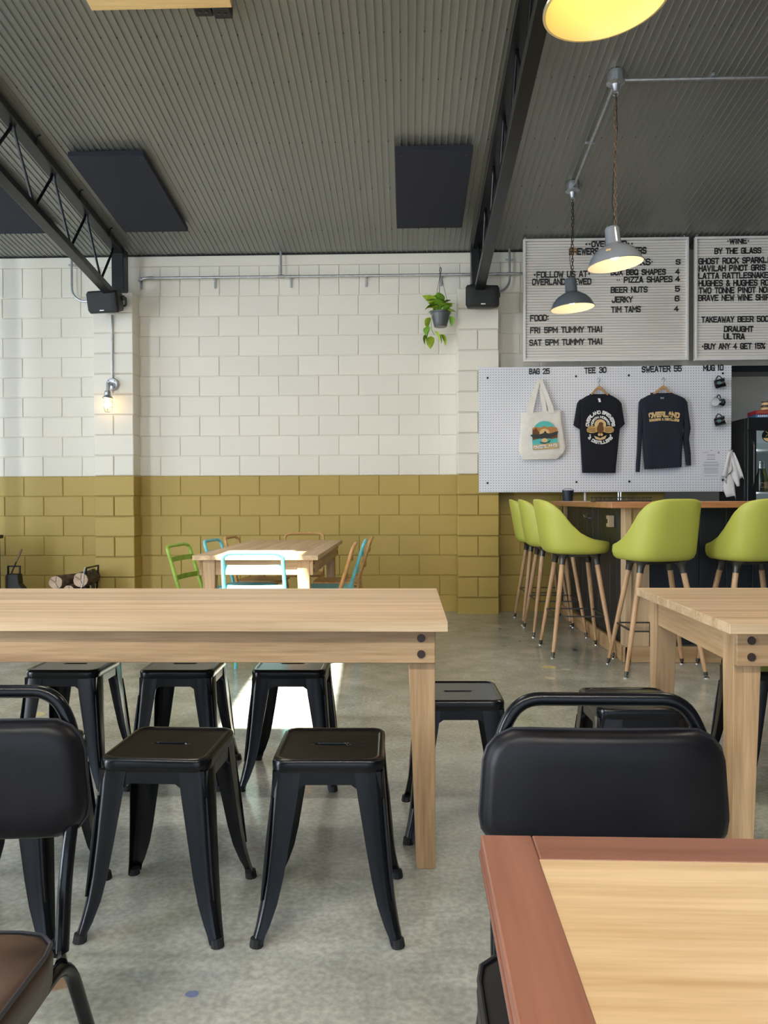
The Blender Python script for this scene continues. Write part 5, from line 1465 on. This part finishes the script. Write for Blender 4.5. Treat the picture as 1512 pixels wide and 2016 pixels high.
# ================================================================== fridge beyond the bar
m_strip = M('fridge_lamp', (1, 1, 1), .5, emit=((.85, .95, 1.0), 7.0))
fx, fy = atY(1472.5, 822, 7.33).x, 7.33; fz = atY(1472.5, 822, 7.33).z
fr = thing('bar_fridge', 'black glass-door drinks fridge at the right frame edge', 'fridge', (fx, fy, 0))
FWd, FD = .72, .66
MB().box((.012, .07 + (FD - .07) / 2, fz / 2), (.024, FD - .07, fz)).build('side_panel', m_fridge, fr, bevel=.004)
MB().box((FWd - .012, .07 + (FD - .07) / 2, fz / 2), (.024, FD - .07, fz)).build('side_panel', m_fridge, fr, bevel=.004)
MB().box((FWd / 2, .07 + (FD - .07) / 2, fz - .03), (FWd - .05, FD - .07, .06)).build('top_panel', m_fridge, fr, bevel=.004)
MB().box((FWd / 2, .07 + (FD - .07) / 2, .15), (FWd - .05, FD - .07, .3)).build('base_panel', m_fridge, fr, bevel=.004)
MB().box((FWd / 2, FD - .03, fz / 2), (FWd - .06, .03, fz - .1)).build('liner', m_fridgein, fr, smooth=0)
MB().box((FWd / 2, .10, fz - .075), (FWd - .2, .02, .02)).build('lamp_strip', m_strip, fr, smooth=0)
MB().box((.10, .085, 1.0), (.012, .012, 1.3)).build('lamp_strip', m_strip, fr, smooth=0)
dr = MB().box((FWd / 2, .035, fz - .06), (FWd, .06, .12)).build('door_header', m_fridge, fr, bevel=.006)
MB().box((.042, .035, (fz - .12) / 2 + .05), (.084, .06, fz - .22)).build('door_stile', m_fridge, fr, bevel=.006)
MB().box((FWd - .042, .035, (fz - .12) / 2 + .05), (.084, .06, fz - .22)).build('door_stile', m_fridge, fr, bevel=.006)
MB().tube(fillet([(.045, .005, 1.22), (.045, -.03, 1.25), (.045, -.03, 1.62), (.045, .005, 1.65)], .02), .009, 8).build('door_handle', m_gunmetal, fr)
MB().box((FWd / 2, .045, .95), (FWd - .17, .006, fz - .5)).build('glass_pane', m_glassp, fr, smooth=0)
zs_ = [atY(1495, 968, 7.5).z, atY(1495, 887, 7.5).z]
for z in (zs_[0] - .012, zs_[1], .85):
    MB().box((FWd / 2, .34, z), (FWd - .07, .48, .016)).build('shelf', m_boardframe, fr, smooth=0)
MB().box((FWd / 2, .085, zs_[0] - .075), (FWd - .17, .012, .10)).build('ticket_strip', m_fridgein, fr, smooth=0)
q = atY(1513, 858, fy + .038)
em = MB().cyl((0, 0, 0), (0, .002, 0), .062, None, 32).build('round_sticker', m_bottle, fr, loc=(q.x - fx, .036, q.z))
MB().prism([(.055 * math.cos(a), .055 * math.sin(a) ) for a in [PI * (1.12 + .76 * i / 10) for i in range(11)]][::-1], -.001, 0).build('sticker_ground', m_pcream, em, loc=(0, -.0005, 0), smooth=0)
for s in (-1, 1): MB().box((0, -.0012, .018), (.075, .001, .004), Matrix.Rotation(s * .75, 3, 'Y')).build('sticker_cross', m_pgold, em, smooth=0)
prof = [(0, 0), (.036, 0), (.038, .01), (.038, .13), (.034, .16), (.020, .20), (.014, .235), (.013, .28), (.0155, .282), (.0155, .295), (0, .296)]
bspec = [(1496, m_bottle, 'dark wine bottle with foil cap in the fridge, leftmost'), (1508, m_bottle2, 'pale green wine bottle in the fridge, second from left'), (1522, m_bottle, 'dark wine bottle in the fridge, third from left')]
for px, mt, lab in bspec:
    q = atY(px, 960, 7.55)
    b = thing('wine_bottle', lab, 'bottle', (q.x, 7.55 if px != 1508 else 7.60, zs_[0] - .004), 0, 'bottles in the fridge')
    MB().lathe(prof, 20).build('glass', mt, b)
    MB().lathe([(.0147, .22), (.0155, .285), (.0165, .287), (.0165, .298), (0, .299)], 16).build('foil', m_foil, b)
    MB().lathe([(.0385, .035), (.0387, .036), (.0387, .10), (.0385, .101)], 20).build('label_band', m_bottle if mt == m_bottle else m_pcream, b)
    MB().tube([(.026 * math.cos(a), -.0385, .068 + .024 * math.sin(a)) for a in [2 * PI * j / 16 for j in range(16)]], .0012, 4, closed=True, caps=False).build('label_ring', m_pcream, b)
# cartons and tins on top
cq = atY(1484, 817, fy + .1)
for (zo, w_, h2, mt, lab, xo) in ((0, .34, .034, m_bluec, 'flat blue game box on top of the fridge', 0.0), (.0345, .33, .040, m_red, 'flat red game box stacked on the blue one', .002)):
    c = thing('game_box', lab, 'box', (cq.x + xo, fy + .06, fz + zo), math.radians(-6), 'boxes on the fridge')
    MB().box((w_ / 2, .12, h2 * .36), (w_ - .004, .236, h2 * .70)).build('tray', mt, c, bevel=.002)
    MB().box((w_ / 2, .12, h2 * .56), (w_, .24, h2 * .86)).build('lid', mt, c, bevel=.002)
    for k in range(7): MB().box((.025 + k * .017, -.0005, h2 * .56), (.010, .001, h2 * .42)).build('title_block', m_pw if mt == m_bluec else m_letterrust, c, smooth=0)
for (dx, dz, lab) in ((.185, 0, 'brown tin on the red box, lower one'), (.190, .046, 'brown tin stacked on another tin')):
    c = thing('small_tin', lab, 'tin', (cq.x + dx - .06, fy + .13, fz + .0752 + dz), 0, 'tins on the fridge')
    MB().lathe([(0, 0), (.042, 0), (.042, .036), (.044, .037), (.044, .045), (0, .0455)], 24).build('can', m_tin, c)
    MB().lathe([(.0424, .008), (.0426, .009), (.0426, .028), (.0424, .029)], 24).build('label_band', m_pcream, c)

# ================================================================== wood heater corner at the left
hx = atY(10.5, 1052, 7.0)
ht = thing('wood_heater', 'black cast iron wood heater cut by the left frame edge', 'heater', (-4.19, 7.05, 0))
MB().box((0, 0, .45), (.58, .46, .60)).build('firebox', m_cast, ht, bevel=.012)
MB().box((0, 0, .775), (.62, .50, .035)).build('top_plate', m_cast, ht, bevel=.008)
MB().box((0, -.24, .46), (.40, .02, .38)).build('door', m_cast, ht, bevel=.006)
for sx in (-1, 1):
    for sy in (-1, 1): MB().box((sx * .24, sy * .17, .08), (.05, .05, .16)).build('leg', m_cast, ht, bevel=.004)
MB().cyl((0, .08, .79), (0, .08, 3.6), .075, None, 20).build('flue', m_cast, ht)
hp_ = atY(25, 1113, 7.2)
hd = thing('coal_hod', 'dark metal ash hod leaning open beside the wood heater', 'bucket', (hp_.x + .02, 7.2, 0), 0)
poly = [(-.07, .50), (.055, .50), (.06, .33), (.13, .25), (.15, .05), (.12, 0), (-.06, 0), (-.075, .05)]
MB().prism([(-.062, .425), (.05, .425), (.058, .33), (.125, .25), (.145, .05), (.12, 0), (-.06, 0), (-.072, .05)][::-1], -.045, .045).build('body', m_hod, hd, bevel=.006)
for (c, s) in (((-.006, 0, .495), (.125, .02, .014)), ((-.064, 0, .46), (.014, .02, .075)), ((.048, 0, .46), (.014, .02, .075))): MB().box(c, s).build('handle_bar', m_hod, hd, bevel=.003)
pk0, pk1 = atY(24.5, 1124, 7.17), atY(42.5, 1081, 7.17)
pk = thing('fire_poker', 'wooden-handled poker leaning in the ash hod', 'poker', (pk0.x, 7.17, 0))
dv = pk1 - pk0
MB().tube([Vector((0, 0, pk0.z)) - dv * .25, Vector((0, 0, pk0.z)) + dv * .45], .007, 8).build('rod', m_cast, pk)
m_pokerw = M('worn_wood_handle', (.26, .17, .10), .6)
MB().tube([Vector((0, 0, pk0.z)) + dv * .42, Vector((0, 0, pk0.z)) + dv * .7, Vector((0, 0, pk0.z)) + dv * 1.0], [.008, .012, .010], 10).build('handle', m_pokerw, pk)
rk0 = atY(182, 1113, 7.2)
rk = thing('log_holder', 'black metal log holder with curled silver-edged end', 'log holder', (rk0.x, 7.2, 0))
for y in (-.14, .14):
    MB().tube(fillet([(-.56, y, .20), (-.56, y, .15), (-.50, y, .06), (-.06, y, .06), (-.02, y, .22), (0, y, .49)], .09, 6), .009, 8).build('side_hoop', m_blackgloss, rk)
MB().tube([(0, -.14, .49), (0, .14, .49)], .009, 8).build('end_bar', m_blackgloss, rk)
MB().tube([(-.56, -.14, .20), (-.56, .14, .20)], .009, 8).build('end_bar', m_blackgloss, rk)
MB().tube(fillet([(-.075, -.155, .26), (-.03, -.155, .33), (-.012, -.155, .48), (.0, -.155, .50)], .03), .0035, 8).build('bright_edge', m_galv, rk)
MB().box((.004, 0, .33), (.012, .07, .28)).build('end_plate', m_blacksteel, rk, bevel=.003)
for x in (-.45, -.10):
    for y in (-.14, .14): MB().cyl((x, y, 0), (x, y, .06), .009, None, 8).build('foot', m_blackgloss, rk)
for x in (-.45, -.15): MB().box((x, 0, .06), (.03, .30, .015)).build('base_bar', m_blacksteel, rk, smooth=0)
def log(px, py, r, label, yn, yf_, skew=0.0, dz=0):
    q = atY(px, py, yn); t = thing('firewood_log', label, 'log', (q.x, yn, q.z), 0, 'firewood logs')
    rr = random.Random(px); n = 22; rad = [r * (1 + rr.uniform(-.05, .05)) for _ in range(n)]
    L = yf_ - yn
    def rg(y, k, j=0): return [Vector((rad[i] * k * math.cos(2 * PI * i / n) + skew * y, y, rad[i] * k * math.sin(2 * PI * i / n) + dz * y)) for i in range(n)]
    MB().rings([rg(0.001, .97), rg(.006, 1), rg(L * .4, 1.02), rg(L * .7, .98), rg(L, 1.0)]).build('bark', m_bark, t, smooth=50)
    MB().rings([rg(-.002, .93), rg(0.002, .95)]).build('cut_face', m_logend, t, smooth=30)
    for a in (1.4, 2.5, 5.2): MB().box((r * .45 * math.cos(a), -.003, r * .45 * math.sin(a)), (r * .8, .002, .004), Matrix.Rotation(-a, 3, 'Y')).build('crack', m_crack, t, smooth=0)
log(109.5, 1147, .066, 'firewood log with pale cut end, left one on top of the pile', 7.07, 7.40, .35)
log(158.5, 1142, .071, 'firewood log with pale cut end, right one on top of the pile', 7.05, 7.38, -.05)
log(135, 1164, .058, 'split firewood log lying under the two round ones', 7.06, 7.40)
log(85, 1174, .055, 'firewood log low in the pile, left end', 7.08, 7.40)
log(174, 1178, .055, 'firewood log low in the pile beside the holder end', 7.08, 7.40, -.1)
